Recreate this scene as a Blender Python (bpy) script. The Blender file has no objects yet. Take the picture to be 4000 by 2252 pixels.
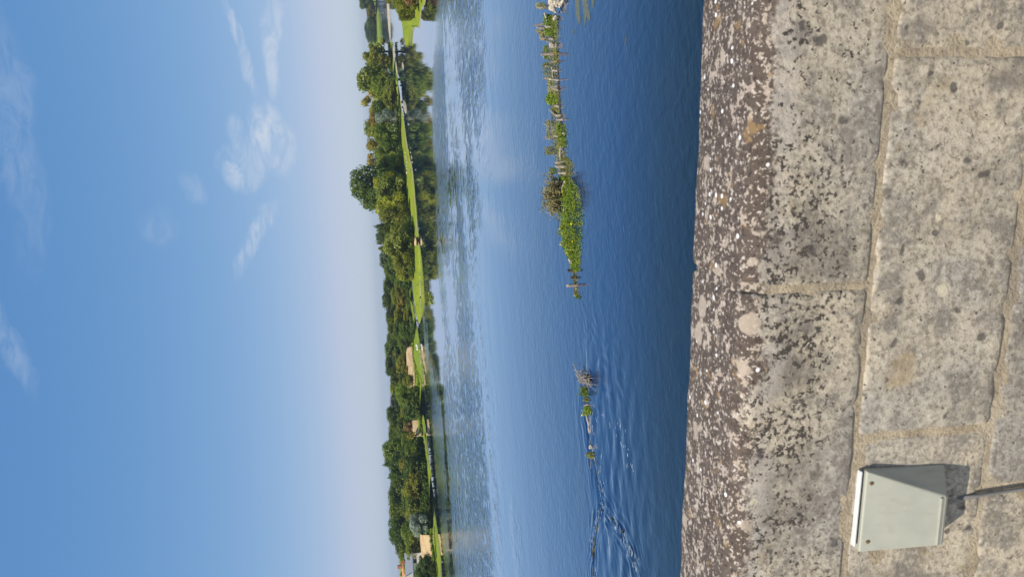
import bpy, bmesh, math, random
import numpy as np
from mathutils import Vector, Matrix, noise as mnoise

scene = bpy.context.scene
COL = scene.collection
rad = math.radians

# ------------------------------------------------------------------ camera
F, CX, CY = 3000.0, 2000.0, 1126.0            # focal length / centre in photograph pixels
YAW, PITCH, ROLL = rad(13.0), rad(9.67), rad(2.9)
H = 8.0                                         # eye height above the water (z = 0)
_f0 = np.array([-math.sin(YAW), math.cos(YAW), 0.0])
_r0 = np.array([math.cos(YAW), math.sin(YAW), 0.0])
_u0 = np.array([0.0, 0.0, 1.0])
FW = math.cos(PITCH) * _f0 - math.sin(PITCH) * _u0
_u = math.cos(PITCH) * _u0 + math.sin(PITCH) * _f0
RT = math.cos(ROLL) * _r0 - math.sin(ROLL) * _u
UP = math.cos(ROLL) * _u + math.sin(ROLL) * _r0
EYE = np.array([0.0, 0.0, H])

cam_data = bpy.data.cameras.new("camera")
cam = bpy.data.objects.new("camera", cam_data)
COL.objects.link(cam)
cam_data.sensor_fit = 'HORIZONTAL'
cam_data.sensor_width = 36.0
cam_data.lens = 36.0 * F / 4000.0
cam_data.clip_start = 0.05
cam_data.clip_end = 9000.0
cam_data.dof.use_dof = True
cam_data.dof.focus_distance = 30.0
cam_data.dof.aperture_fstop = 11.0
xa, ya, za = -UP, RT, -FW                       # the phone was held sideways
cam.matrix_world = Matrix(((xa[0], ya[0], za[0], 0.0), (xa[1], ya[1], za[1], 0.0),
                           (xa[2], ya[2], za[2], H), (0, 0, 0, 1)))
scene.camera = cam

# ------------------------------------------------------------------ world, sun, exposure
SUN = Vector((-0.27, -0.48, 0.83)).normalized()
SUN_EL = math.asin(SUN.z)
SUN_ROT = math.atan2(SUN.x, SUN.y)
world = bpy.data.worlds.new("World")
scene.world = world
world.use_nodes = True
world.cycles.sampling_method = 'MANUAL'
world.cycles.sample_map_resolution = 512
sun_data = bpy.data.lights.new("sun", 'SUN')
sun_data.energy = 4.9
sun_data.angle = rad(0.53)
sun_data.color = (1.0, 0.93, 0.80)
sun = bpy.data.objects.new("sun", sun_data)
COL.objects.link(sun)
sun.rotation_euler = SUN.to_track_quat('Z', 'Y').to_euler()
sun.location = (0, 0, 60)
scene.view_settings.view_transform = 'Standard'
scene.view_settings.look = 'None'
scene.view_settings.gamma = 1.0
scene.view_settings.exposure = 0.1
scene.view_settings.use_curve_mapping = False
scene.cycles.use_denoising = True
scene.cycles.use_adaptive_sampling = True
scene.cycles.adaptive_threshold = 0.02
scene.cycles.max_bounces = 5
scene.cycles.diffuse_bounces = 2
scene.cycles.glossy_bounces = 2
scene.cycles.transmission_bounces = 3
scene.cycles.volume_bounces = 0
scene.cycles.transparent_max_bounces = 6
scene.cycles.caustics_reflective = False
scene.cycles.caustics_refractive = False
scene.cycles.sample_clamp_indirect = 6.0


def ray(x, y):
    return FW + RT * ((CY - y) / F) - UP * ((x - CX) / F)


def at(x, y, z=0.0):
    """point of the photograph that lies on a level plane at height z"""
    d = ray(x, y)
    return EYE + d * ((z - H) / d[2])


def at_plane(x, y, Y):
    d = ray(x, y)
    return EYE + d * (Y / d[1])


def horizon(y):
    a, b = ray(1000, y)[2], ray(2000, y)[2]
    return 1000 + 1000 * a / (a - b)


def at_dist(x, y, D):
    """point on the pixel's ray at horizontal distance D"""
    d = ray(x, y)
    return EYE + d * (D / math.hypot(d[0], d[1]))


# ------------------------------------------------------------------ node helpers
class NT:
    def __init__(self, tree, clear=True):
        self.t = tree
        if clear:
            tree.nodes.clear()

    def node(self, typ, _props=None, **ins):
        n = self.t.nodes.new(typ)
        for k, v in (_props or {}).items():
            setattr(n, k, v)
        for k, v in ins.items():
            key = k.replace('_', ' ')
            if k.startswith('i') and k[1:].isdigit():
                key = int(k[1:])
            self.put(n.inputs[key], v)
        return n

    def put(self, sock, v):
        if isinstance(v, bpy.types.Node):
            v = v.outputs[0]
        if isinstance(v, bpy.types.NodeSocket):
            self.t.links.new(v, sock)
        else:
            if sock.type == 'RGBA' and len(v) == 3:
                v = (*v, 1.0)
            sock.default_value = v

    def math(self, op, a, b=0.0, c=0.0, clamp=False):
        n = self.t.nodes.new('ShaderNodeMath')
        n.operation = op
        n.use_clamp = clamp
        self.put(n.inputs[0], a); self.put(n.inputs[1], b); self.put(n.inputs[2], c)
        return n.outputs[0]

    def mix(self, fac, a, b, blend='MIX'):
        n = self.t.nodes.new('ShaderNodeMix')
        n.data_type = 'RGBA'
        n.blend_type = blend
        self.put(n.inputs[0], fac); self.put(n.inputs[6], a); self.put(n.inputs[7], b)
        return n.outputs[2]

    def ramp(self, v, lo, hi, a=0.0, b=1.0):
        n = self.t.nodes.new('ShaderNodeMapRange')
        n.interpolation_type = 'SMOOTHSTEP'
        self.put(n.inputs[0], v); self.put(n.inputs[1], lo); self.put(n.inputs[2], hi)
        self.put(n.inputs[3], a); self.put(n.inputs[4], b)
        return n.outputs[0]

    def noise(self, vec, scale, detail=2.0, rough=0.5, dist=0.0):
        n = self.t.nodes.new('ShaderNodeTexNoise')
        self.put(n.inputs['Vector'], vec)
        n.inputs['Scale'].default_value = scale
        n.inputs['Detail'].default_value = detail
        n.inputs['Roughness'].default_value = rough
        n.inputs['Distortion'].default_value = dist
        return n.outputs[0]

    def voronoi(self, vec, scale, rnd=1.0, feature='F1'):
        n = self.t.nodes.new('ShaderNodeTexVoronoi')
        n.feature = feature
        self.put(n.inputs['Vector'], vec)
        n.inputs['Scale'].default_value = scale
        n.inputs['Randomness'].default_value = rnd
        return n

    def mapping(self, vec, scale=(1, 1, 1), loc=(0, 0, 0), rot=(0, 0, 0)):
        n = self.t.nodes.new('ShaderNodeMapping')
        self.put(n.inputs[0], vec)
        n.inputs[1].default_value = loc
        n.inputs[2].default_value = rot
        n.inputs[3].default_value = scale
        return n.outputs[0]

    def bump(self, h, strength, dist, normal=None):
        n = self.t.nodes.new('ShaderNodeBump')
        self.put(n.inputs['Height'], h)
        self.put(n.inputs['Strength'], strength)
        n.inputs['Distance'].default_value = dist
        if normal is not None:
            self.put(n.inputs['Normal'], normal)
        return n.outputs[0]

    def xyz(self, v):
        n = self.t.nodes.new('ShaderNodeSeparateXYZ')
        self.put(n.inputs[0], v)
        return n.outputs


def material(name):
    m = bpy.data.materials.new(name)
    m.use_nodes = True
    return m, NT(m.node_tree)


def finish(nt, color, rough=0.8, normal=None, spec=0.3, metallic=0.0, ior=None):
    p = nt.node('ShaderNodeBsdfPrincipled')
    nt.put(p.inputs['Base Color'], color)
    nt.put(p.inputs['Roughness'], rough)
    nt.put(p.inputs['Specular IOR Level'], spec)
    nt.put(p.inputs['Metallic'], metallic)
    if ior:
        p.inputs['IOR'].default_value = ior
    if normal is not None:
        nt.put(p.inputs['Normal'], normal)
    o = nt.node('ShaderNodeOutputMaterial')
    nt.t.links.new(p.outputs[0], o.inputs[0])
    return p


# ------------------------------------------------------------------ sky with thin cirrus
def build_sky():
    nt = NT(world.node_tree)
    sky = nt.node('ShaderNodeTexSky', {'sky_type': 'NISHITA'})
    sky.sun_disc = False
    sky.sun_elevation = SUN_EL
    sky.sun_rotation = SUN_ROT
    sky.altitude = 50
    sky.air_density = 0.7
    sky.dust_density = 0.3
    sky.ozone_density = 4.0
    tc = nt.node('ShaderNodeTexCoord')
    d = tc.outputs['Generated']
    s = nt.xyz(d)
    az = nt.math('ARCTAN2', s[0], s[1])
    el = nt.math('ARCSINE', s[2])
    comb = nt.node('ShaderNodeCombineXYZ', i0=az, i1=el, i2=0.0)
    warp = nt.noise(comb.outputs[0], 9.0, 4.0, 0.6)
    warp2 = nt.noise(nt.mapping(comb.outputs[0], loc=(7, 3, 0)), 9.0, 4.0, 0.6)
    az_w = nt.math('ADD', az, nt.math('MULTIPLY', nt.math('SUBTRACT', warp, 0.5), 0.07))
    el_w = nt.math('ADD', el, nt.math('MULTIPLY', nt.math('SUBTRACT', warp2, 0.5), 0.045))
    total = None
    # wisps: two ends in the photograph, half width (rad), strength
    wisps = [((1020, 430), (1085, 640), 0.020, 1.1), ((900, 600), (960, 740), 0.020, 0.75),
             ((1000, 560), (930, 700), 0.022, 0.6),
             ((1062, 20), (1066, 330), 0.009, 0.95), ((895, 50), (985, 330), 0.006, 0.75),
             ((960, 1030), (1065, 830), 0.009, 0.7), ((1030, 860), (1070, 820), 0.010, 0.4),
             ((10, 150), (70, 760), 0.020, 0.22), ((60, 500), (120, 1000), 0.016, 0.12),
             ((-20, 1180), (130, 1500), 0.010, 0.26), ((600, 820), (660, 930), 0.016, 0.16),
             ((740, 700), (790, 790), 0.012, 0.26), ((900, 450), (930, 560), 0.010, 0.4)]
    for (p, q, w, k) in wisps:
        def ang(px):
            v = ray(*px); v = v / np.linalg.norm(v)
            return math.atan2(v[0], v[1]), math.asin(v[2])
        a0, e0 = ang(p); a1, e1 = ang(q)
        ca, ce = (a0 + a1) / 2, (e0 + e1) / 2
        L = math.hypot(a1 - a0, e1 - e0) / 2 * 1.15
        ux, uy = (a1 - a0) / (2 * L) * 1.15, (e1 - e0) / (2 * L) * 1.15
        da = nt.math('SUBTRACT', az_w, ca); de = nt.math('SUBTRACT', el_w, ce)
        along = nt.math('ADD', nt.math('MULTIPLY', da, ux / L), nt.math('MULTIPLY', de, uy / L))
        across = nt.math('ADD', nt.math('MULTIPLY', da, -uy / w), nt.math('MULTIPLY', de, ux / w))
        r2 = nt.math('ADD', nt.math('MULTIPLY', along, along), nt.math('MULTIPLY', across, across))
        m = nt.ramp(r2, 2.0, 0.0, 0.0, k)
        total = m if total is None else nt.math('MAXIMUM', total, m)
    # the same thin cirrus goes on all over the sky
    high = nt.noise(nt.mapping(comb.outputs[0], scale=(1.0, 3.0, 1.0), loc=(4.3, 1.7, 0), rot=(0, 0, 0.3)), 2.2, 3.0, 0.6, 0.4)
    total = nt.math('MAXIMUM', total, nt.ramp(high, 0.62, 0.82, 0.0, 0.15))
    tex = nt.noise(nt.mapping(comb.outputs[0], scale=(0.8, 2.4, 1.0), rot=(0, 0, 0.5)), 24.0, 7.0, 0.66, 0.9)
    total = nt.math('MULTIPLY', total, nt.ramp(tex, 0.32, 0.66, 0.08, 1.0))
    # the phone's tone curve on the sky: softer towards the bright horizon
    c3 = nt.node('ShaderNodeSeparateColor', Color=sky.outputs[0])
    ch = [nt.math('MULTIPLY', nt.math('POWER', nt.math('MULTIPLY', c3.outputs[i], 0.2), g), k / 0.15)
          for i, (g, k) in enumerate(((0.95, 0.585), (0.55, 0.500), (0.30, 0.615)))]
    ch[0] = nt.math('MINIMUM', ch[0], nt.math('MULTIPLY', ch[1], 0.86))
    toned = nt.node('ShaderNodeCombineXYZ', i0=ch[0], i1=ch[1], i2=ch[2])
    white = nt.node('ShaderNodeCombineXYZ', i0=3.5, i1=4.05, i2=4.85)
    col = nt.mix(total, toned.outputs[0], white.outputs[0])
    bg = nt.node('ShaderNodeBackground', Color=col, Strength=0.15)
    out = nt.node('ShaderNodeOutputWorld')
    nt.t.links.new(bg.outputs[0], out.inputs[0])


build_sky()


# ------------------------------------------------------------------ object helpers
def add(ob, parent=None):
    COL.objects.link(ob)
    if parent is not None:
        ob.parent = parent
    return ob


def mesh_obj(name, verts, faces, mat=None, parent=None, smooth=False):
    me = bpy.data.meshes.new(name)
    if isinstance(verts, np.ndarray):
        verts = verts.tolist()
    me.from_pydata(verts, [], faces if isinstance(faces, list) else faces.tolist())
    if smooth:
        me.polygons.foreach_set('use_smooth', [True] * len(me.polygons))
    if mat:
        me.materials.append(mat)
    return add(bpy.data.objects.new(name, me), parent)


def tag(o, label, cat=None, group=None, kind=None):
    o['label'] = label
    if cat:
        o['category'] = cat
    if group:
        o['group'] = group
    if kind:
        o['kind'] = kind
    return o


def empty(name, loc=(0, 0, 0)):
    o = bpy.data.objects.new(name, None)
    o.location = loc
    o.empty_display_size = 0.2
    return add(o)


class MB:
    """collects pieces of ONE part"""
    def __init__(self):
        self.v = []; self.f = []

    def box(self, lo, hi):
        b = len(self.v)
        for z in (lo[2], hi[2]):
            self.v += [(lo[0], lo[1], z), (hi[0], lo[1], z), (hi[0], hi[1], z), (lo[0], hi[1], z)]
        self.f += [(b, b + 3, b + 2, b + 1), (b + 4, b + 5, b + 6, b + 7), (b, b + 1, b + 5, b + 4),
                   (b + 1, b + 2, b + 6, b + 5), (b + 2, b + 3, b + 7, b + 6), (b + 3, b, b + 4, b + 7)]

    def tube(self, pts, radii, n=7, jag=0.0, rnd=random, cap=True):
        b0 = len(self.v)
        pts = [Vector(p) for p in pts]
        for i, p in enumerate(pts):
            t = (pts[min(i + 1, len(pts) - 1)] - pts[max(i - 1, 0)]).normalized()
            a = t.cross(Vector((0.31, 0.9, 0.2)) if abs(t.z) > 0.8 else Vector((0, 0, 1))).normalized()
            c = t.cross(a)
            for k in range(n):
                th = 2 * math.pi * k / n
                r = radii[i] * (1 + jag * (rnd.random() - 0.5))
                q = p + (a * math.cos(th) + c * math.sin(th)) * r
                self.v.append(tuple(q))
        for i in range(len(pts) - 1):
            for k in range(n):
                a_, b_ = b0 + i * n + k, b0 + i * n + (k + 1) % n
                self.f.append((a_, b_, b_ + n, a_ + n))
        if cap:
            self.f.append(tuple(b0 + k for k in range(n))[::-1])
            self.f.append(tuple(b0 + (len(pts) - 1) * n + k for k in range(n)))

    def build(self, name, mat, parent=None, smooth=False):
        return mesh_obj(name, self.v, self.f, mat, parent, smooth)


# ------------------------------------------------------------------ materials
def mat_plain(name, col, rough=0.7, spec=0.3, var=0.15, scale=6.0, bump=0.0):
    m, nt = material(name)
    tc = nt.node('ShaderNodeTexCoord').outputs['Object']
    n = nt.noise(tc, scale, 4.0, 0.6)
    c = nt.mix(nt.ramp(n, 0.3, 0.7), tuple(x * (1 - var) for x in col), tuple(min(1, x * (1 + var)) for x in col))
    nrm = nt.bump(nt.noise(tc, scale * 6, 3.0), bump, 0.02) if bump else None
    finish(nt, c, rough, nrm, spec)
    return m


def mat_stone():
    m, nt = material("weathered_limestone")
    geo = nt.node('ShaderNodeNewGeometry')
    P = nt.node('ShaderNodeTexCoord').outputs['Object']
    oi = nt.node('ShaderNodeObjectInfo')
    p = nt.xyz(P)
    z = p[2]
    n_big = nt.math('ADD', nt.noise(P, 2.6, 3.0, 0.55), nt.ramp(oi.outputs['Random'], 0, 1, -0.09, 0.09))
    n_mid = nt.noise(P, 16.0, 5.0, 0.65)
    n_fine = nt.noise(P, 95.0, 4.0, 0.7)
    base = nt.mix(nt.ramp(n_big, 0.36, 0.64), (0.385, 0.35, 0.30), (0.50, 0.425, 0.315))
    base = nt.mix(nt.ramp(n_mid, 0.44, 0.64, 0.0, 0.9), base, (0.23, 0.205, 0.175))
    base = nt.mix(nt.ramp(n_mid, 0.46, 0.22, 0.0, 0.8), base, (0.56, 0.49, 0.37))
    base = nt.mix(nt.ramp(n_fine, 0.46, 0.66, 0.0, 0.75), base, (0.17, 0.145, 0.115))
    base = nt.mix(nt.ramp(n_fine, 0.46, 0.30, 0.0, 0.6), base, (0.60, 0.55, 0.46))
    # ochre staining
    oc = nt.noise(nt.mapping(P, loc=(3, 1, 8)), 7.0, 4.0, 0.6)
    base = nt.mix(nt.ramp(oc, 0.60, 0.74, 0.0, 0.55), base, (0.36, 0.25, 0.11))
    # height of the lichen crust on the coping
    edge_n = nt.noise(nt.mapping(P, loc=(11, 0, 2)), 9.0, 4.0, 0.65)
    crust_h = nt.math('ADD', nt.math('ADD', z, nt.math('MULTIPLY', nt.math('SUBTRACT', n_fine, 0.5), 0.06)), nt.math('MULTIPLY', nt.math('SUBTRACT', edge_n, 0.5), 0.15))
    stain = nt.noise(nt.mapping(P, scale=(1.0, 1.0, 0.45), loc=(6, 2, 5)), 6.0, 5.0, 0.65)
    base = nt.mix(nt.ramp(stain, 0.50, 0.68, 0.0, 0.55), base, (0.17, 0.145, 0.115))
    # dark specks, dense below the crust and sparse lower down
    dens = nt.ramp(crust_h, 6.98, 7.25, 0.0, 1.0)
    dn = nt.noise(nt.mapping(P, loc=(5, 9, 1)), 5.0, 3.0, 0.6)
    dens = nt.math('MULTIPLY', dens, nt.ramp(dn, 0.36, 0.58, 0.30, 1.0))
    sp = nt.noise(nt.mapping(P, loc=(2, 2, 2)), 92.0, 4.0, 0.68)
    thr = nt.ramp(dens, 0.0, 1.0, 0.63, 0.505)
    speck = nt.ramp(nt.math('SUBTRACT', sp, thr), 0.0, 0.035)
    pale = nt.math('MULTIPLY', nt.ramp(crust_h, 7.215, 7.25), nt.ramp(dn, 0.62, 0.42, 0.1, 0.4))
    base = nt.mix(pale, base, (0.58, 0.51, 0.45))
    base = nt.mix(speck, base, (0.075, 0.063, 0.054))
    # scattered dark blotches and pale lichen discs
    wob = nt.node('ShaderNodeTexNoise'); nt.put(wob.inputs['Vector'], P); wob.inputs['Scale'].default_value = 40.0
    wv = nt.node('ShaderNodeVectorMath', {'operation': 'SCALE'}); nt.put(wv.inputs[0], wob.outputs[1]); wv.inputs[3].default_value = 0.03
    Pw = nt.node('ShaderNodeVectorMath', {'operation': 'ADD'}); nt.put(Pw.inputs[0], P); nt.put(Pw.inputs[1], wv.outputs[0])
    v1 = nt.voronoi(Pw.outputs[0], 36.0)
    pick = nt.xyz(v1.outputs['Color'])
    blot = nt.math('MULTIPLY', nt.ramp(v1.outputs['Distance'], nt.math('ADD', nt.math('MULTIPLY', pick[1], 0.34), 0.14), nt.math('ADD', nt.math('MULTIPLY', pick[1], 0.22), 0.05), 0.0, 1.0),
                   nt.math('GREATER_THAN', pick[0], 0.83))
    base = nt.mix(nt.math('MULTIPLY', blot, 0.8), base, (0.085, 0.075, 0.068))
    v5 = nt.voronoi(nt.mapping(Pw.outputs[0], loc=(1, 2, 6)), 14.0)
    pk5 = nt.xyz(v5.outputs['Color'])
    big_b = nt.math('MULTIPLY', nt.ramp(v5.outputs['Distance'], nt.math('MULTIPLY', pk5[1], 0.34), nt.math('MULTIPLY', pk5[1], 0.14), 0.0, 1.0),
                    nt.math('GREATER_THAN', pk5[0], 0.84))
    base = nt.mix(nt.math('MULTIPLY', nt.math('MULTIPLY', big_b, nt.ramp(sp, 0.3, 0.5, 0.35, 1.0)), 0.75), base, (0.09, 0.077, 0.066))
    v2 = nt.voronoi(nt.mapping(Pw.outputs[0], loc=(4, 7, 3)), 6.5)
    pick2 = nt.xyz(v2.outputs['Color'])
    disc = nt.math('MULTIPLY', nt.ramp(v2.outputs['Distance'], nt.math('MULTIPLY', pick2[1], 0.30), nt.math('MULTIPLY', pick2[1], 0.22), 0.0, 1.0),
                   nt.math('GREATER_THAN', pick2[0], 0.56))
    base = nt.mix(nt.math('MULTIPLY', disc, 0.72), base, (0.62, 0.54, 0.39))
    # crust colours
    cr_n = nt.noise(nt.mapping(P, loc=(1, 6, 4)), 36.0, 5.0, 0.70)
    crust = nt.mix(nt.ramp(n_mid, 0.3, 0.7), (0.085, 0.063, 0.050), (0.125, 0.097, 0.078))
    crust = nt.mix(nt.ramp(cr_n, 0.54, 0.58), crust, (0.40, 0.325, 0.255))
    cr_f = nt.noise(nt.mapping(P, loc=(8, 6, 4)), 110.0, 3.0, 0.6)
    crust = nt.mix(nt.ramp(cr_f, 0.585, 0.635), crust, (0.52, 0.45, 0.38))
    crust = nt.mix(nt.ramp(cr_f, 0.42, 0.34), crust, (0.05, 0.042, 0.038))
    cr_o = nt.noise(nt.mapping(P, loc=(2, 4, 9)), 20.0, 4.0, 0.6)
    crust = nt.mix(nt.ramp(cr_o, 0.60, 0.68, 0.0, 0.7), crust, (0.30, 0.19, 0.085))
    v3 = nt.voronoi(nt.mapping(Pw.outputs[0], loc=(4, 1, 3)), 13.0)
    pk3 = nt.xyz(v3.outputs['Color'])
    patch = nt.math('MULTIPLY', nt.ramp(v3.outputs['Distance'], 0.36, 0.28), nt.math('GREATER_THAN', pk3[0], 0.72))
    crust = nt.mix(nt.math('MULTIPLY', patch, 0.8), crust, (0.43, 0.35, 0.27))
    v4 = nt.voronoi(nt.mapping(P, loc=(9, 1, 3)), 42.0)
    pk4 = nt.xyz(v4.outputs['Color'])
    dots = nt.math('MULTIPLY', nt.ramp(v4.outputs['Distance'], 0.24, 0.17), nt.math('GREATER_THAN', pk4[0], 0.84))
    crust = nt.mix(dots, crust, (0.85, 0.83, 0.80))
    cmask = nt.ramp(crust_h, 7.262, 7.285)
    col = nt.mix(cmask, base, crust)
    tone = nt.ramp(oi.outputs['Random'], 0.0, 1.0, 0.90, 1.06)
    hs = nt.node('ShaderNodeHueSaturation', Value=tone, Color=col)
    hgt = nt.math('ADD', nt.math('MULTIPLY', n_mid, 0.5), nt.math('ADD', nt.math('MULTIPLY', n_fine, 0.35), nt.math('MULTIPLY', cr_n, 0.3)))
    nrm = nt.bump(hgt, 0.55, 0.012)
    finish(nt, hs.outputs[0], 0.92, nrm, 0.15)
    return m


def mat_mortar():
    m, nt = material("sandy_mortar")
    P = nt.node('ShaderNodeTexCoord').outputs['Object']
    a = nt.noise(P, 30.0, 5.0, 0.65)
    b = nt.noise(P, 150.0, 3.0, 0.6)
    big = nt.noise(P, 4.0, 4.0, 0.6)
    c = nt.mix(nt.ramp(a, 0.35, 0.68), (0.46, 0.375, 0.26), (0.31, 0.25, 0.175))
    c = nt.mix(nt.ramp(big, 0.50, 0.68, 0, 0.7), c, (0.24, 0.20, 0.155))
    c = nt.mix(nt.ramp(big, 0.46, 0.30, 0, 0.6), c, (0.55, 0.47, 0.35))
    c = nt.mix(nt.ramp(b, 0.58, 0.72, 0, 0.8), c, (0.13, 0.10, 0.075))
    # lichen has grown over the joint on top of the coping
    zt = nt.math('ADD', nt.xyz(P)[2], nt.math('MULTIPLY', nt.math('SUBTRACT', a, 0.5), 0.08))
    lich = nt.mix(nt.ramp(nt.noise(P, 60.0, 4.0, 0.65), 0.47, 0.56), (0.10, 0.08, 0.066), (0.42, 0.35, 0.28))
    c = nt.mix(nt.ramp(zt, 7.245, 7.275), c, lich)
    nrm = nt.bump(nt.math('ADD', a, nt.math('MULTIPLY', b, 0.5)), 0.8, 0.008)
    finish(nt, c, 0.95, nrm, 0.1)
    return m


def mat_water():
    m, nt = material("river_water")
    P = nt.node('ShaderNodeNewGeometry').outputs['Position']
    # wind patches: drawn out across the river
    pm = nt.mapping(P, rot=(0, 0, rad(-22)))
    pp = nt.xyz(P)
    xx, y = pp[0], pp[1]
    big = nt.noise(nt.mapping(pm, scale=(0.020, 0.034, 1.0), loc=(0.35, 0.2, 0)), 1.0, 5.0, 0.62, 0.6)
    streak = nt.noise(nt.mapping(pm, scale=(0.07, 0.30, 1.0), loc=(1.3, 2.2, 0)), 1.0, 4.0, 0.65, 0.3)
    field = nt.math('MULTIPLY', nt.ramp(y, 60.0, 90.0), nt.ramp(xx, 30.0, 80.0, 0.0, 0.5))    # more wind on the open reach
    # gusts: centre, end and flank of each ruffled patch
    for (c, e, w_, k) in (((1770, 560), (1835, 1230), (1672, 560), 1.0), ((1815, 1900), (1745, 1330), (1738, 1900), 1.0),
                          ((1745, 330), (1735, 190), (1715, 330), 0.8), ((1868, 1470), (1862, 1390), (1857, 1470), 0.7), ((1772, 1235), (1748, 1150), (1755, 1235), 0.8),
                          ((2020, 2120), (2000, 1960), (2000, 2120), 0.25),
                          ((1724, 1860), (1674, 1400), (1702, 1860), 0.5), ((1668, 1350), (1650, 1190), (1657, 1350), 0.45)):
        C, E, W = at(*c)[:2], at(*e)[:2], at(*w_)[:2]
        u = E - C; lu = float(np.hypot(*u)); u = u / lu; v = np.array([-u[1], u[0]]); lw = abs(float((W - C) @ v))
        dx = nt.math('SUBTRACT', xx, float(C[0])); dy = nt.math('SUBTRACT', y, float(C[1]))
        a = nt.math('ADD', nt.math('MULTIPLY', dx, u[0] / lu), nt.math('MULTIPLY', dy, u[1] / lu))
        b = nt.math('ADD', nt.math('MULTIPLY', dx, v[0] / lw), nt.math('MULTIPLY', dy, v[1] / lw))
        r2 = nt.math('ADD', nt.math('MULTIPLY', a, a), nt.math('MULTIPLY', b, b))
        field = nt.math('MAXIMUM', field, nt.ramp(r2, 1.6, 0.25, 0.0, k))
    fine = nt.noise(nt.mapping(pm, scale=(1.1, 0.45, 1.0), loc=(2.1, 5.0, 0)), 1.0, 3.0, 0.65, 0.4)
    mixn = nt.math('ADD', nt.math('MULTIPLY', big, 0.45), nt.math('ADD', nt.math('MULTIPLY', streak, 0.10), nt.math('MULTIPLY', fine, 0.45)))
    wind = nt.math('MULTIPLY', nt.math('MULTIPLY', field, nt.ramp(big, 0.38, 0.54, 0.12, 1.0)), nt.ramp(mixn, 0.44, 0.58, 0.16, 1.0))
    rip1 = nt.noise(nt.mapping(pm, scale=(1.6, 2.6, 1.0)), 1.0, 3.0, 0.6, 0.3)
    rip2 = nt.noise(nt.mapping(pm, scale=(1.7, 0.75, 1.0), loc=(4, 3, 0)), 1.0, 3.0, 0.6, 0.5)
    swell = nt.noise(nt.mapping(pm, scale=(0.16, 0.30, 1.0), loc=(1, 3, 0)), 1.0, 2.0, 0.5)
    near = nt.ramp(y, 60.0, 26.0, 0.0, 1.0)
    h_ = nt.math('MULTIPLY', rip1, nt.math('ADD', nt.math('MULTIPLY', wind, 0.06), nt.math('ADD', nt.math('MULTIPLY', near, 0.011), 0.0008)))
    h_ = nt.math('ADD', h_, nt.math('MULTIPLY', rip2, nt.math('ADD', nt.math('MULTIPLY', wind, 0.065), nt.math('ADD', nt.math('MULTIPLY', near, 0.013), 0.001))))
    h_ = nt.math('ADD', h_, nt.math('MULTIPLY', swell, nt.ramp(y, 45.0, 105.0, 0.014, 0.005)))
    nrm = nt.bump(h_, 1.0, 1.0)
    # deep water with greener, browner shallows and drowned weed
    shal = nt.noise(nt.mapping(P, scale=(0.05, 0.11, 1), loc=(3, 8, 0)), 1.0, 4.0, 0.6, 0.4)
    col = nt.mix(nt.ramp(shal, 0.50, 0.72, 0.0, 0.5), (0.006, 0.030, 0.092), (0.022, 0.038, 0.060))
    weed = nt.noise(nt.mapping(P, scale=(0.35, 1.0, 1), loc=(5, 1, 0)), 1.0, 5.0, 0.65, 0.5)
    close = nt.ramp(y, 27.0, 18.5)
    col = nt.mix(nt.math('MULTIPLY', close, 0.85), col, (0.008, 0.018, 0.026))
    col = nt.mix(nt.math('MULTIPLY', nt.ramp(weed, 0.60, 0.78, 0.0, 0.5), close), col, (0.04, 0.05, 0.022))
    fr_ = nt.node('ShaderNodeFresnel', IOR=1.333, Normal=nrm)
    fac = nt.math('SUBTRACT', nt.math('MULTIPLY', fr_.outputs[0], 2.25), 0.125, clamp=True)
    fac = nt.math('MINIMUM', fac, 0.90)
    dif = nt.node('ShaderNodeBsdfDiffuse', Color=col, Normal=nrm)
    gl = nt.node('ShaderNodeBsdfGlossy', Color=(1, 1, 1), Roughness=nt.math('ADD', nt.math('MULTIPLY', wind, 0.06), 0.025), Normal=nrm)
    mx = nt.node('ShaderNodeMixShader', i0=fac, i1=dif, i2=gl)
    out = nt.node('ShaderNodeOutputMaterial')
    nt.t.links.new(mx.outputs[0], out.inputs[0])
    return m


def mat_leaf(name, a, b, trans=0.47, scale=0.35):
    """a, b: two leaf colours that a crown is mottled with"""
    m, nt = material(name)
    P = nt.node('ShaderNodeNewGeometry').outputs['Position']
    oi = nt.node('ShaderNodeObjectInfo')
    n = nt.noise(P, scale, 3.0, 0.6)
    n2 = nt.noise(P, scale * 9, 2.0, 0.6)
    f = nt.math('ADD', nt.math('MULTIPLY', n, 0.6), nt.math('MULTIPLY', n2, 0.4))
    c = nt.mix(nt.ramp(f, 0.36, 0.64), a, b)
    hs = nt.node('ShaderNodeHueSaturation', Hue=nt.ramp(oi.outputs['Random'], 0, 1, 0.488, 0.512),
                 Value=nt.ramp(nt.math('FRACT', nt.math('MULTIPLY', oi.outputs['Random'], 7.3)), 0, 1, 0.82, 1.18), Color=c)
    d = nt.node('ShaderNodeBsdfDiffuse', Color=hs.outputs[0])
    t = nt.node('ShaderNodeBsdfTranslucent', Color=hs.outputs[0])
    mx = nt.node('ShaderNodeMixShader', i0=trans, i1=d, i2=t)
    g = nt.node('ShaderNodeBsdfGlossy', Color=(0.9, 0.95, 1.0), Roughness=0.45)
    mx2 = nt.node('ShaderNodeMixShader', i0=0.015, i1=mx, i2=g)
    o = nt.node('ShaderNodeOutputMaterial')
    nt.t.links.new(mx2.outputs[0], o.inputs[0])
    return m


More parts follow.
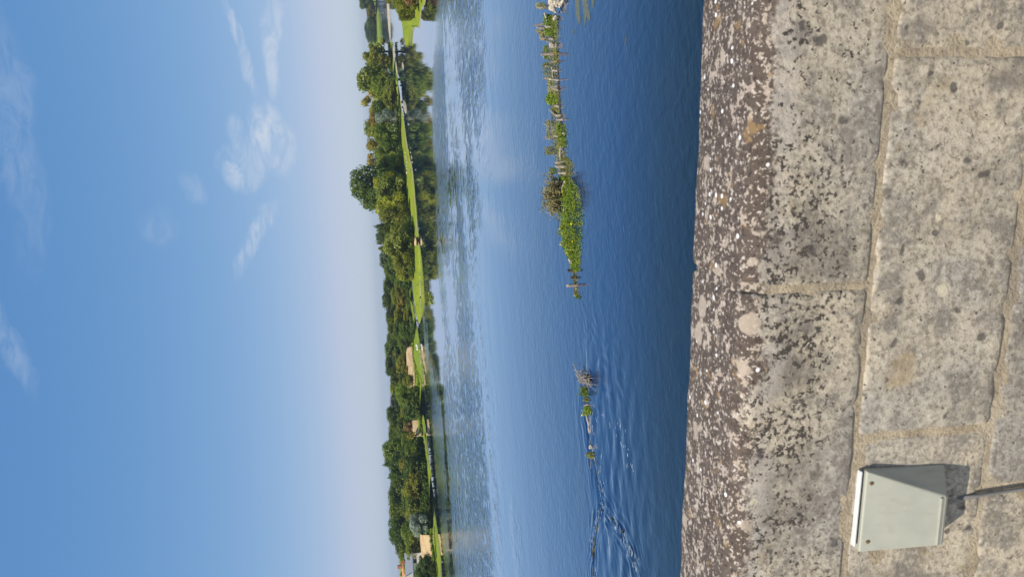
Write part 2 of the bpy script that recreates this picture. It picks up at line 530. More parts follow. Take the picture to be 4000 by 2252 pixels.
def mat_grass(name, a, b, c, sand=None):
    m, nt = material(name)
    P = nt.node('ShaderNodeNewGeometry').outputs['Position']
    n1 = nt.noise(nt.mapping(P, scale=(0.10, 0.10, 1)), 1.0, 4.0, 0.6)
    n2 = nt.noise(P, 0.9, 4.0, 0.65)
    n3 = nt.noise(P, 5.0, 2.0, 0.6)
    col = nt.mix(nt.ramp(n1, 0.35, 0.65), a, b)
    col = nt.mix(nt.ramp(n2, 0.52, 0.72, 0, 0.8), col, c)
    col = nt.mix(nt.ramp(n3, 0.4, 0.7, 0, 0.35), col, tuple(x * 0.45 for x in c))
    if sand:
        z = nt.xyz(P)[2]
        zz = nt.math('ADD', z, nt.math('MULTIPLY', nt.math('SUBTRACT', n1, 0.5), 0.5))
        col = nt.mix(nt.ramp(zz, sand[0] + 0.08, sand[0] - 0.04), col, sand[1])
    finish(nt, col, 0.9, nt.bump(nt.math('ADD', n2, n3), 0.6, 0.25), 0.1)
    return m


def mat_wood(name, a, b):
    m, nt = material(name)
    P = nt.node('ShaderNodeTexCoord').outputs['Object']
    n = nt.noise(nt.mapping(P, scale=(38, 38, 4)), 1.0, 4.0, 0.6)
    n2 = nt.noise(P, 9.0, 3.0, 0.6)
    c = nt.mix(nt.ramp(n, 0.35, 0.68), a, b)
    c = nt.mix(nt.ramp(n2, 0.5, 0.75, 0, 0.5), c, tuple(x * 0.35 for x in b))
    finish(nt, c, 0.85, nt.bump(n, 0.7, 0.02), 0.2)
    return m


M = {}
M['stone'] = mat_stone()
M['mortar'] = mat_mortar()
M['water'] = mat_water()
M['grass'] = mat_grass("bank_grass", (0.19, 0.27, 0.022), (0.24, 0.30, 0.025), (0.12, 0.17, 0.02), (0.02, (0.16, 0.15, 0.09)))
M['meadow'] = mat_grass("meadow_grass", (0.22, 0.28, 0.02), (0.27, 0.32, 0.022), (0.13, 0.17, 0.02), (0.03, (0.32, 0.27, 0.17)))
M['field'] = mat_grass("field_grass", (0.10, 0.13, 0.03), (0.13, 0.15, 0.04), (0.06, 0.08, 0.02))
M['sand'] = mat_plain("river_sand", (0.42, 0.35, 0.25), 0.95, 0.1, 0.2, 0.8, 0.3)
def mat_slope():
    m, nt = material("dry_sandy_slope")
    P = nt.node('ShaderNodeNewGeometry').outputs['Position']
    a = nt.noise(P, 0.8, 4.0, 0.6)
    b = nt.noise(nt.mapping(P, scale=(0.35, 0.35, 7.0)), 1.0, 4.0, 0.65, 0.3)
    d = nt.noise(P, 2.6, 4.0, 0.65)
    c = nt.mix(nt.ramp(a, 0.3, 0.7), (0.50, 0.34, 0.18), (0.62, 0.45, 0.25))
    c = nt.mix(nt.ramp(b, 0.50, 0.66, 0, 0.6), c, (0.33, 0.22, 0.11))
    c = nt.mix(nt.ramp(d, 0.60, 0.70, 0, 0.75), c, (0.16, 0.13, 0.06))
    finish(nt, c, 0.95, nt.bump(nt.math('ADD', b, d), 0.7, 0.25), 0.1)
    return m
M['dry'] = mat_slope()
M['pale_rock'] = mat_plain("pale_limestone_lump", (0.50, 0.43, 0.32), 0.9, 0.2, 0.2, 6.0, 0.4)
M['wood'] = mat_wood("weathered_wood", (0.44, 0.36, 0.28), (0.26, 0.20, 0.15))
M['pale_wood'] = mat_wood("bleached_wood", (0.55, 0.47, 0.38), (0.36, 0.29, 0.22))
M['dark_wood'] = mat_wood("wet_dark_wood", (0.060, 0.045, 0.035), (0.11, 0.08, 0.06))
M['bark'] = mat_plain("tree_bark", (0.10, 0.08, 0.06), 0.9, 0.1, 0.3, 3.0, 0.3)
M['twig'] = mat_plain("dry_twig", (0.38, 0.33, 0.27), 0.85, 0.1, 0.2, 10.0)

LEAF = {
    'dark':   mat_leaf("leaf_dark_green", (0.080, 0.130, 0.018), (0.150, 0.200, 0.030)),
    'green':  mat_leaf("leaf_mid_green", (0.155, 0.215, 0.020), (0.275, 0.325, 0.036)),
    'olive':  mat_leaf("leaf_olive", (0.250, 0.255, 0.028), (0.350, 0.345, 0.042)),
    'willow': mat_leaf("leaf_willow", (0.200, 0.250, 0.032), (0.335, 0.365, 0.062)),
    'bronze': mat_leaf("leaf_bronze", (0.370, 0.270, 0.036), (0.430, 0.360, 0.052)),
    'yellow': mat_leaf("leaf_yellow_green", (0.330, 0.370, 0.018), (0.450, 0.470, 0.024)),
    'silver': mat_leaf("leaf_silver", (0.260, 0.320, 0.210), (0.460, 0.520, 0.390)),
    'blue':   mat_leaf("leaf_blue_green", (0.075, 0.115, 0.045), (0.120, 0.160, 0.060)),
    'brown':  mat_leaf("leaf_dry_brown", (0.300, 0.190, 0.065), (0.380, 0.270, 0.100)),
    'herb':   mat_leaf("leaf_river_herb", (0.160, 0.240, 0.020), (0.300, 0.350, 0.040), 0.3, 2.0),
    'sedge':  mat_leaf("leaf_sedge", (0.200, 0.210, 0.050), (0.310, 0.300, 0.080), 0.3, 2.0),
    'shrub':  mat_leaf("leaf_grey_shrub", (0.300, 0.280, 0.090), (0.440, 0.400, 0.170), 0.3, 2.5),
    'flower': mat_leaf("petal_yellow", (0.75, 0.52, 0.01), (0.85, 0.62, 0.02), 0.3, 2.0),
}

# ------------------------------------------------------------------ river
def seg_field(X, Y, pts):
    """distance to a polyline and position along it (0..1) for arrays X, Y"""
    best = np.full(X.shape, 1e9); along = np.zeros(X.shape); side = np.zeros(X.shape)
    L = [0.0]
    for a, b in zip(pts[:-1], pts[1:]):
        L.append(L[-1] + math.hypot(b[0] - a[0], b[1] - a[1]))
    for i, (a, b) in enumerate(zip(pts[:-1], pts[1:])):
        dx, dy = b[0] - a[0], b[1] - a[1]
        l2 = dx * dx + dy * dy
        t = np.clip(((X - a[0]) * dx + (Y - a[1]) * dy) / l2, 0, 1)
        d = np.hypot(X - a[0] - t * dx, Y - a[1] - t * dy)
        s = np.sign(dx * (Y - a[1]) - dy * (X - a[0]))
        m = d < best
        best[m] = d[m]; along[m] = (L[i] + t[m] * math.sqrt(l2)) / L[-1]; side[m] = s[m]
    return best, along, side


def build_river():
    def axis(lo, hi, fine, a, b, n):
        g = lambda k: np.array([k * 1.35 ** i for i in range(60)])
        left = lo - np.cumsum(fine * 1.22 ** np.arange(1, 90)); left = left[left > a]
        right = hi + np.cumsum(fine * 1.22 ** np.arange(1, 90)); right = right[right < b]
        return np.concatenate([[a], left[::-1], np.arange(lo, hi, fine), right, [b]])
    xs = axis(-26.0, 9.0, 0.11, -2400.0, 2400.0, 0)
    ys = axis(18.0, 38.0, 0.11, -60.0, 2800.0, 0)
    X, Y = np.meshgrid(xs, ys)
    Z = np.zeros_like(X)
    px = lambda L: [tuple(at(*p)[:2]) for p in L]
    rs = np.random.RandomState(4)
    # the sill: water piles up behind the sunken beams and drops over them
    sill = px([(2292, 1500), (2293, 1620), (2305, 1700), (2322, 1800), (2338, 1880), (2352, 1960)])
    d, t, s = seg_field(X, Y, sill)
    up = s < 0
    Z += 0.035 * np.exp(-(d / 1.5) ** 2) * (s > 0) - 0.06 * np.exp(-(d / 0.5) ** 2) * (s < 0)
    # fans of ripples below it
    def ripples(poly, width, wl, amp, ph=0.0, one=None, patchy=1.0):
        d, t, s = seg_field(X, Y, poly)
        env = np.exp(-(d / width) ** 2) * np.clip(np.minimum(t, 1 - t) * 8, 0, 1)
        if one:
            env = env * (s == one)
        wob = 0.45 * np.sin(X * 1.7 + Y * 0.9) + 0.35 * np.sin(X * 3.1 - Y * 2.3) + 0.3 * np.sin(X * 5.3 + Y * 4.1 + 1.0)
        env = env * (1 - 0.45 * patchy + 0.45 * patchy * np.sin(X * 2.3 + 1.3 * np.sin(Y * 1.9)) * np.sin(Y * 2.9 + X))
        return amp * env * np.sin(2 * math.pi * (d / wl + wob * 0.6) + ph)
    Z += ripples(sill, 2.0, 0.42, 0.014, 0, -1)
    arm1 = px([(2352, 1962), (2330, 2040), (2318, 2120), (2312, 2252), (2312, 2400)])
    arm2 = px([(2340, 1890), (2365, 1975), (2405, 2040), (2450, 2110), (2490, 2220), (2520, 2330)])
    Z += ripples(arm1, 0.65, 0.34, 0.046, 0, None, 0.9)
    Z += ripples(arm2, 0.75, 0.31, 0.048, 0, None, 0.9)
    fan = px([(2335, 1480), (2350, 1470), (2400, 1475), (2450, 1500)])
    Z += ripples(fan, 1.8, 0.45, 0.010)
    ring = px([(2300, 1470), (2330, 1440), (2380, 1420)])
    Z += ripples(ring, 1.6, 0.40, 0.010)
    tail = px([(2262, 1150), (2275, 1200), (2300, 1260), (2340, 1320)])
    Z += ripples(tail, 0.9, 0.40, 0.009)
    # broken chop between the two arms
    body = px([(2360, 1700), (2400, 1850), (2420, 2000), (2420, 2200)])
    d, t, s = seg_field(X, Y, body)
    env = np.exp(-(d / 3.2) ** 2)
    chop = np.zeros_like(X)
    for k in range(14):
        a = rs.uniform(-0.9, 0.9) + 1.2; wl = rs.uniform(0.4, 1.3)
        chop += np.sin((X * math.cos(a) + Y * math.sin(a)) * 2 * math.pi / wl + rs.uniform(0, 6.3)) * wl
    Z += 0.0045 * chop * env
    ny, nx = X.shape
    V = np.stack([X.ravel(), Y.ravel(), Z.ravel()], 1)
    idx = np.arange(ny * nx).reshape(ny, nx)
    Fq = np.stack([idx[:-1, :-1].ravel(), idx[:-1, 1:].ravel(), idx[1:, 1:].ravel(), idx[1:, :-1].ravel()], 1)
    o = mesh_obj("river", V, Fq, M['water'], None, True)
    tag(o, "blue river water mirroring the sky between the bridge and the banks", "river", None, 'structure')


build_river()


# ------------------------------------------------------------------ land
def loft(name, rows, mat, label, cat, sub=6, amp=0.12, seed=0):
    """rows: lists of 3-D points (same count) from one shore to the other"""
    rows = [np.array(r, float) for r in rows]
    def dens(r):
        out = []
        for a, b in zip(r[:-1], r[1:]):
            for k in range(sub):
                out.append(a + (b - a) * k / sub)
        out.append(r[-1])
        return np.array(out)
    rows = [dens(r) for r in rows]
    n = len(rows[0])
    V, Fc = [], []
    for j, r in enumerate(rows):
        for i in range(n):
            p = r[i].copy()
            e = 1.0 if 0 < j < len(rows) - 1 else 0.6
            q = Vector((p[0] * 0.16 + seed, p[1] * 0.16, j * 0.13))
            p[0] += e * 1.1 * mnoise.noise(q); p[1] += e * 1.1 * mnoise.noise(q + Vector((7, 3, 1)))
            if j not in (0, len(rows) - 1):
                p[2] += amp * mnoise.fractal(Vector((p[0] * 0.22, p[1] * 0.22, seed)), 1.0, 2.0, 3)
            V.append(tuple(p))
    for j in range(len(rows) - 1):
        for i in range(n - 1):
            a = j * n + i
            Fc.append((a, a + 1, a + 1 + n, a + n))
    o = mesh_obj(name, V, Fc, mat, None, True)
    me = o.data
    bm = bmesh.new(); bm.from_mesh(me)
    bmesh.ops.recalc_face_normals(bm, faces=bm.faces)
    up = sum(f.normal.z * f.calc_area() for f in bm.faces)
    if up < 0:
        bmesh.ops.reverse_faces(bm, faces=bm.faces)
    bm.to_mesh(me); bm.free()
    return tag(o, label, cat, None, 'structure')


LEFT_SHORE = [(1721, 2252), (1717, 2180), (1711, 2100), (1699, 2020), (1690, 1930), (1681, 1860), (1672, 1780), (1662, 1700),
              (1655, 1640), (1650, 1580), (1652, 1520), (1652, 1480), (1646, 1420), (1638, 1350), (1630, 1290), (1622, 1240),
              (1614, 1190), (1607, 1110)]
ls = [at(*p) for p in LEFT_SHORE]
ls = [np.array([-190., 10, 0]), np.array([-125., 55, 0])] + ls + [np.array(p) for p in
      ((-38., 215, 0), (-30., 250, 0), (-14., 300, 0), (2., 360, 0), (14., 440, 0), (22., 540, 0), (25., 640, 0))]
INL = np.array([-0.90, 0.43, 0])
def left_rows():
    prof = [(-1.5, -0.5), (0, 0.02), (1.2, 0.22), (4, 0.5), (9, 0.75), (16, 1.0), (26, 1.3), (45, 1.6), (80, 1.9), (140, 2.2), (260, 2.4), (700, 2.5), (1500, 2.5)]
    return [[p + INL * d + np.array([0, 0, z]) for p in ls] for d, z in prof]
loft("left_bank", left_rows(), M['grass'], "grassy river bank with a bright green strip below the wooded ridge", "bank", 6, 0.10, 3)

ISL_FRONT = [(1642, 1154), (1641, 1110), (1640, 1040), (1637, 970), (1630, 900), (1620, 780), (1610, 660), (1590, 560), (1570, 425), (1555, 328), (1549, 270), (1536, 174), (1527, 158)]
ISL_W = [0.5, 7, 14, 20, 26, 30, 32, 34, 36, 36, 34, 22, 2]
fr = [at(*p) for p in ISL_FRONT]
rows = []
for t, z in ((-0.06, -0.5), (0, 0.02), (0.06, 0.22), (0.16, 0.5), (0.4, 0.9), (0.65, 1.0), (0.9, 0.45), (1.0, 0.0), (1.06, -0.5)):
    rows.append([p + INL * w * t + np.array([0, 0, z * min(1.0, 0.25 + w / 12)]) for p, w in zip(fr, ISL_W)])
loft("wooded_island", rows, M['meadow'], "long low island with a bright green meadow edge and many trees", "island", 6, 0.10, 8)

RP_LOW = [(1599, 172), (1613, 124), (1618, 100), (1640, 103), (1646, 37), (1663, 0), (1690, -120), (1740, -320)]
RP_UP = [(1598, 171), (1584, 155), (1578, 140), (1572, 97), (1560, 50), (1548, 0), (1535, -120), (1520, -320)]
lo_ = [at(*p) for p in RP_LOW]; up_ = [at(*p) for p in RP_UP]
rows = []
for t, z in ((-0.05, -0.4), (0, 0.02), (0.08, 0.3), (0.3, 0.6), (0.6, 0.75), (0.9, 0.35), (1, 0.0), (1.05, -0.4)):
    rows.append([a + (b - a) * t + np.array([0, 0, z]) for a, b in zip(lo_, up_)])
loft("grassy_point", rows, M['meadow'], "bright green grassy point jutting into the river at the picture's top edge", "bank", 6, 0.08, 5)

far = [np.array(p) for p in ((-60., 600, 0), (20., 575, 0), (55., 578, 0), (80., 606, 0), (130., 640, 0), (260., 690, 0), (600., 760, 0), (2200., 900, 0))]
rows = [[p + np.array([0, d, z]) for p in far] for d, z in ((-2, -0.5), (0, 0.05), (4, 0.9), (12, 1.4), (60, 2), (300, 4), (1500, 5))]
loft("far_bank", rows, M['grass'], "distant river bank with pale grass below hazy trees", "bank", 4, 0.1, 6)

def bar(name, p0, p1, w, hgt, mat, label, cat, seed):
    a, b = at(*p0), at(*p1)
    d = (b - a); nrm = np.array([-d[1], d[0], 0]); nrm /= np.linalg.norm(nrm)
    mid = [a + d * t for t in (0, .12, .3, .5, .7, .88, 1)]
    ws = [0.02, .6, .9, 1, .85, .55, .02]
    rows = [[m + nrm * w * k * s + np.array([0, 0, z * s]) for m, s in zip(mid, ws)] for k, z in ((-1, -0.05), (-.6, hgt * .7), (0, hgt), (.6, hgt * .7), (1, -0.05))]
    return loft(name, rows, mat, label, cat, 3, hgt * 0.15, seed)

bar("sandbar", (1512, -40), (1525, 166), 4.0, 0.5, M['sand'], "long pale sandbar in the far channel near the picture's top edge", "sandbar", 1)
bar("sand_beach", (1531, 168), (1552, 286), 2.2, 0.32, M['sand'], "pale sand beach along the topmost end of the wooded island", "beach", 2)
bar("gravel_bar", (1577, 388), (1586, 446), 0.55, 0.35, M['sand'], "narrow pale gravel bar in calm water before the wooded island", "gravel bar", 3)
bar("gravel_bar", (1572, 244), (1575, 268), 0.35, 0.25, M['sand'], "smallest pale gravel islet in calm water off the sand beach", "gravel bar", 4)
bar("sand_shore", (1638, 1352), (1653, 1508), 1.3, 0.22, M['sand'], "thin beige sand strip at the waterline below the long sandy slope", "beach", 5)


# ------------------------------------------------------------------ trees
def envelope(kind, z):
    if kind == 'round':
        return 0.5 * np.sqrt(np.clip(1 - ((z - 0.56) / 0.46) ** 2, 0, 1)) ** 0.9
    if kind == 'bushy':
        return 0.5 * np.sqrt(np.clip(1 - ((z - 0.40) / 0.62) ** 2, 0, 1)) ** 0.8
    if kind == 'cone':
        return 0.5 * np.clip(1.02 - z, 0, 1) ** 0.8
    if kind == 'tall':
        return 0.42 * np.sqrt(np.clip(1 - ((z - 0.5) / 0.52) ** 2, 0, 1)) ** 0.7
    return 0.5 * np.sqrt(np.clip(1 - ((z - 0.5) / 0.5) ** 2, 0, 1))


def crown_mesh(kind, seed, leaves=4200, lobes=26, size=0.05):
    rs = np.random.RandomState(seed)
    C, R = [], []
    lo = {'round': 0.22, 'bushy': 0.06, 'cone': 0.06, 'tall': 0.10, 'loose': 0.2}[kind]
    k = 0
    while len(C) < lobes and k < 4000:
        k += 1
        z = rs.uniform(lo, 0.93)
        e = float(envelope(kind, np.array(z)))
        if e < 0.04:
            continue
        a = rs.uniform(0, 2 * math.pi); rr = e * math.sqrt(rs.uniform(0.05, 1.0)) * 0.80
        r = rs.uniform(0.10, 0.19) * (1.15 if kind in ('round', 'bushy') else 0.85)
        r = min(r, 0.05 + e * 0.55)
        C.append((rr * math.cos(a), rr * math.sin(a), min(z, 0.985 - r * 0.8))); R.append(r)
    C = np.array(C); R = np.array(R)
    w = R ** 2 / (R ** 2).sum()
    li = rs.choice(len(R), leaves, p=w)
    d = rs.normal(size=(leaves, 3)); d /= np.linalg.norm(d, axis=1)[:, None]
    d[:, 2] += 0.15
    shell = 0.70 + 0.42 * rs.rand(leaves) ** 1.3
    P = C[li] + d * (R[li] * shell)[:, None] * np.array([1, 1, 0.85])
    # stray sprays that fray the outline
    st = rs.rand(leaves) < 0.06
    P[st] += d[st] * 0.045
    nrm = d + np.array([0, 0, 0.35]) + rs.normal(size=(leaves, 3)) * 0.5
    nrm /= np.linalg.norm(nrm, axis=1)[:, None]
    t = np.cross(nrm, rs.normal(size=(leaves, 3))); t /= np.linalg.norm(t, axis=1)[:, None]
    b = np.cross(nrm, t)
    s = size * (0.55 + 0.8 * rs.rand(leaves))[:, None]
    q = np.stack([P - t * s * 0.75 - b * s * 0.2, P + b * s * -0.5, P + t * s * 0.8 + b * s * 0.15, P + b * s * 0.55], 1).reshape(-1, 3)
    q[:, 2] = np.clip(q[:, 2], 0.0, 1.03)
    f = np.arange(leaves * 4).reshape(-1, 4)
    me = bpy.data.meshes.new("crown")
    me.from_pydata(q.tolist(), [], f.tolist())
    me.materials.append(LEAF['green'])
    return me


def trunk_mesh(seed, lean=0.03, top=0.7):
    rnd = random.Random(seed)
    mb = MB()
    pts = [(0, 0, -0.06)]
    x = y = 0
    for i in range(1, 6):
        x += rnd.uniform(-lean, lean); y += rnd.uniform(-lean, lean)
        pts.append((x, y, top * i / 5))
    mb.tube(pts, [0.038, 0.032, 0.027, 0.021, 0.014, 0.006], 7)
    for k in range(6):
        i = rnd.choice((2, 3, 4)); a = rnd.uniform(0, 6.28); L = rnd.uniform(0.2, 0.34)
        p = Vector(pts[i]); q = p + Vector((math.cos(a) * L * .9, math.sin(a) * L * .9, L * rnd.uniform(.4, .9)))
        mb.tube([p, p.lerp(q, .5) + Vector((0, 0, -.02)), q], [0.013, 0.009, 0.004], 5)
    me = bpy.data.meshes.new("trunk")
    me.from_pydata(mb.v, [], mb.f)
    me.materials.append(M['bark'])
    return me


CROWNS = {}
for kd, n in (('round', 4), ('bushy', 5), ('cone', 2), ('tall', 3), ('loose', 3)):
    CROWNS[kd] = [crown_mesh(kd, 100 + 17 * i + len(kd), 5200 if kd in ('round', 'bushy') else 3400,
                             30 if kd != 'loose' else 18, 0.045 if kd != 'loose' else 0.04) for i in range(n)]
TRUNKS = [trunk_mesh(s) for s in (1, 2, 3)]
TREE_N = [0]


def plant_tree(name, x_top, y, w_px, D, zg, kind, leaf, label, group, cat='tree', clear=0.0):
    """crown top pixel, width in pixels, distance, ground height"""
    D = D + clear * w_px * D / F
    top = at_dist(x_top, y, D)
    g = at_dist(horizon(y), y, D)
    h = max(1.0, top[2] - zg)
    w = w_px * D / F * 1.28
    i = TREE_N[0]; TREE_N[0] += 1
    rnd = random.Random(i * 13 + 5)
    e = empty(name, (top[0], top[1], zg))
    e.scale = (w, w, h)
    e.rotation_euler = (0, 0, rnd.uniform(0, 6.28))
    me = CROWNS[kind][i % len(CROWNS[kind])]
    c = add(bpy.data.objects.new("crown", me), e)
    c.material_slots[0].link = 'OBJECT'
    c.material_slots[0].material = LEAF[leaf]
    add(bpy.data.objects.new("trunk", TRUNKS[i % 3]), e)
    tag(e, label, cat, group)
    return e


def interp(tab, y):
    ys_ = [t[0] for t in tab]; vs = [t[1] for t in tab]
    return float(np.interp(y, ys_, vs))


ORD = ["first", "second", "third", "fourth", "fifth", "sixth", "seventh", "eighth", "ninth", "tenth", "eleventh", "twelfth", "thirteenth",
       "fourteenth", "fifteenth", "sixteenth", "seventeenth", "eighteenth", "nineteenth", "twentieth", "twenty-first", "twenty-second",
       "twenty-third", "twenty-fourth", "twenty-fifth", "twenty-sixth"]
# grass/tree limit in the photograph -> distance of the first row of trees
ISL_GT = [(160, 1524), (205, 1527), (270, 1532), (330, 1547), (425, 1555), (560, 1566), (660, 1576), (780, 1592), (900, 1612), (980, 1616), (1090, 1624)]
LEFT_GT = [(1080, 1592), (1150, 1597), (1210, 1604), (1270, 1616), (1340, 1612), (1400, 1613), (1500, 1634), (1600, 1638), (1700, 1649), (1800, 1664), (1900, 1673), (2020, 1679), (2100, 1684), (2260, 1700)]
def d_isl(y):
    p = at(interp(ISL_GT, y), y, 0.9); return math.hypot(p[0], p[1])
def d_left(y):
    p = at(interp(LEFT_GT, y), y, 1.0); return math.hypot(p[0], p[1])

# (x_top, y, width, row offset, form, leaf, description)
ISLAND = [
    (1416, 205, 96, 4, 'loose', 'olive', "loose olive tree at the island's tip by the sand beach, nearest the picture's top edge"),
    (1440, 248, 70, 10, 'tall', 'silver', "grey-leaved tree top showing between two olive trees near the island's sandy end"),
    (1432, 262, 84, 5, 'bushy', 'olive', "bright olive-green tree just behind the sand beach, second row of the island"),
    (1397, 312, 96, 12, 'round', 'green', "tall broad green tree, highest of those at the island's sandy end"),
    (1448, 335, 70, 3, 'bushy', 'green', "green bushy tree at the foot of the tall broad one near the sandy end"),
    (1494, 372, 82, 0, 'bushy', 'willow', "low grey-green willow on the bank in front of the bronze tree"),
    (1411, 402, 92, 24, 'loose', 'bronze', "bronze-gold tree standing behind the island canopy opposite the gravel bar"),
    (1456, 420, 62, 8, 'round', 'dark', "small round dark tree between the low willow and the silver bush"),
    (1466, 458, 46, 1, 'bushy', 'silver', "silvery bush-shaped tree on the bank beside the gravel bar"),
    (1424, 500, 58, 22, 'round', 'green', "round green tree top behind the canopy between the two bronze stretches"),
    (1440, 470, 70, 18, 'loose', 'bronze', "small bronze tree just above the silver bush"),
    (1446, 520, 64, 14, 'loose', 'olive', "olive-bronze tree in the middle row behind the dark front tree"),
    (1464, 525, 74, 3, 'bushy', 'green', "leafy green tree on the bank, halfway from the gravel bar to the pale stones"),
    (1431, 572, 70, 24, 'loose', 'bronze', "bronze tree top, first of the pair beside the tallest tree"),
    (1434, 630, 70, 24, 'loose', 'bronze', "bronze tree top, directly beside the tallest round tree"),
    (1458, 592, 62, 5, 'bushy', 'green', "green tree over the topmost pale stones on the meadow"),
    (1470, 652, 84, 3, 'bushy', 'willow', "dark willow on the bank above the middle of the pale stone row"),
    (1372, 735, 128, 10, 'bushy', 'dark', "tallest round dark green tree rising above the whole island canopy"),
    (1460, 712, 60, 2, 'bushy', 'yellow', "bright yellow-green tree right in front of the tallest tree"),
    (1470, 755, 106, 3, 'bushy', 'willow', "broad green willow on the bank below the tallest tree"),
    (1466, 806, 78, 5, 'bushy', 'yellow', "yellow-green tree top behind the broad willow"),
    (1482, 850, 72, 4, 'bushy', 'olive', "olive bushy tree over the two bare sandy scrapes"),
    (1462, 893, 40, 12, 'tall', 'dark', "narrow dark pointed tree rising behind the olive bushy one"),
    (1470, 925, 46, 26, 'round', 'blue', "bluish dark tree top between the pointed tree and its green neighbour"),
    (1461, 968, 52, 14, 'tall', 'green', "upright green tree with a pointed top behind the biggest willow"),
    (1497, 950, 112, 3, 'bushy', 'willow', "biggest round willow, on the bank above the dark driftwood"),
    (1536, 1024, 54, 3, 'bushy', 'olive', "low olive round tree near the island's narrow downstream tip"),
    (1546, 1064, 54, 5, 'bushy', 'olive', "last low olive bush-tree at the island's narrow tip"),
]
for (xt, y, w, off, kd, lf, lab) in ISLAND:
    D = d_isl(y) + off
    plant_tree("island_tree", xt, y, w, D, 0.8, kd, lf, lab, "trees on the wooded island", clear=0.25 if off < 8 else 0.0)

RIDGE = [
    (1482, 1015, 62, 40, 'blue', 'round'), (1503, 1050, 64, 44, 'dark', 'round'), (1506, 1090, 66, 40, 'dark', 'round'), (1498, 1124, 60, 40, 'dark', 'round'),
    (1493, 1178, 70, 44, 'dark', 'round'), (1508, 1230, 66, 44, 'blue', 'round'), (1514, 1285, 64, 40, 'green', 'round'), (1512, 1325, 62, 46, 'dark', 'round'),
    (1503, 1372, 76, 44, 'dark', 'round'), (1506, 1428, 64, 40, 'dark', 'round'), (1525, 1474, 60, 36, 'dark', 'round'), (1525, 1520, 66, 44, 'green', 'round'),
    (1524, 1570, 60, 40, 'blue', 'round'), (1511, 1612, 60, 40, 'dark', 'round'), (1522, 1660, 80, 42, 'green', 'round'), (1519, 1700, 74, 46, 'dark', 'round'),
    (1494, 1760, 64, 46, 'green', 'round'), (1492, 1814, 28, 48, 'dark', 'cone'), (1520, 1838, 84, 40, 'dark', 'round'), (1512, 1864, 26, 52, 'dark', 'cone'),
    (1517, 1922, 88, 42, 'dark', 'round'), (1521, 1992, 74, 40, 'green', 'round'), (1519, 2062, 96, 40, 'dark', 'round'), (1545, 2130, 70, 38, 'dark', 'round'),
    (1540, 2142, 20, 46, 'blue', 'cone'), (1563, 2182, 76, 34, 'green', 'round')]
n_r = len(RIDGE)
for i, (xt, y, w, off, lf, kd) in enumerate(RIDGE):
    D = d_left(y) + off
    look = {'blue': 'bluish', 'dark': 'dark green', 'green': 'mid green'}[lf] + (' pointed conifer' if kd == 'cone' else ' round-crowned tree')
    plant_tree("ridge_tree", xt, y, w, D, 2.3, kd, lf, "%s on the skyline ridge, %s up from the picture's bottom edge" % (look, ORD[n_r - 1 - i]), "trees along the ridge of the far shore")
plant_tree("ridge_tree", 1557, 2238, 34, d_left(2238) + 60, 2.5, 'cone', 'dark', "small dark conifer beside the terracotta roof at the picture's bottom edge", "trees along the ridge of the far shore")

for i in range(1, n_r):
    a, b = RIDGE[i - 1], RIDGE[i]
    yy = (a[1] + b[1]) / 2
    plant_tree("ridge_tree", max(a[0], b[0]) + 9, yy, 66, d_left(yy) + 58, 2.0, 'round', 'dark' if i % 3 else 'blue',
               "dark tree half hidden behind the skyline ridge, %s up from the picture's bottom" % ORD[n_r - 1 - i], "second row of the ridge wood")
for i, yy in enumerate(range(1100, 2250, 48)):
    plant_tree("ridge_tree", 1552 + (yy - 1500) * 0.045 + 9 * math.sin(yy), yy, 70, d_left(yy) + 26, 1.4, 'bushy', ('dark', 'green', 'dark', 'olive')[i % 4],
               "leafy tree between ridge and bank trees, %s of that row from the picture's top" % ORD[i], "middle row of the far shore's wood")
plant_tree("ridge_tree", 1500, 1045, 70, d_isl(1045) + 60, 1.4, 'round', 'dark', "dark tree seen over the island's low tip", "second row of the ridge wood")

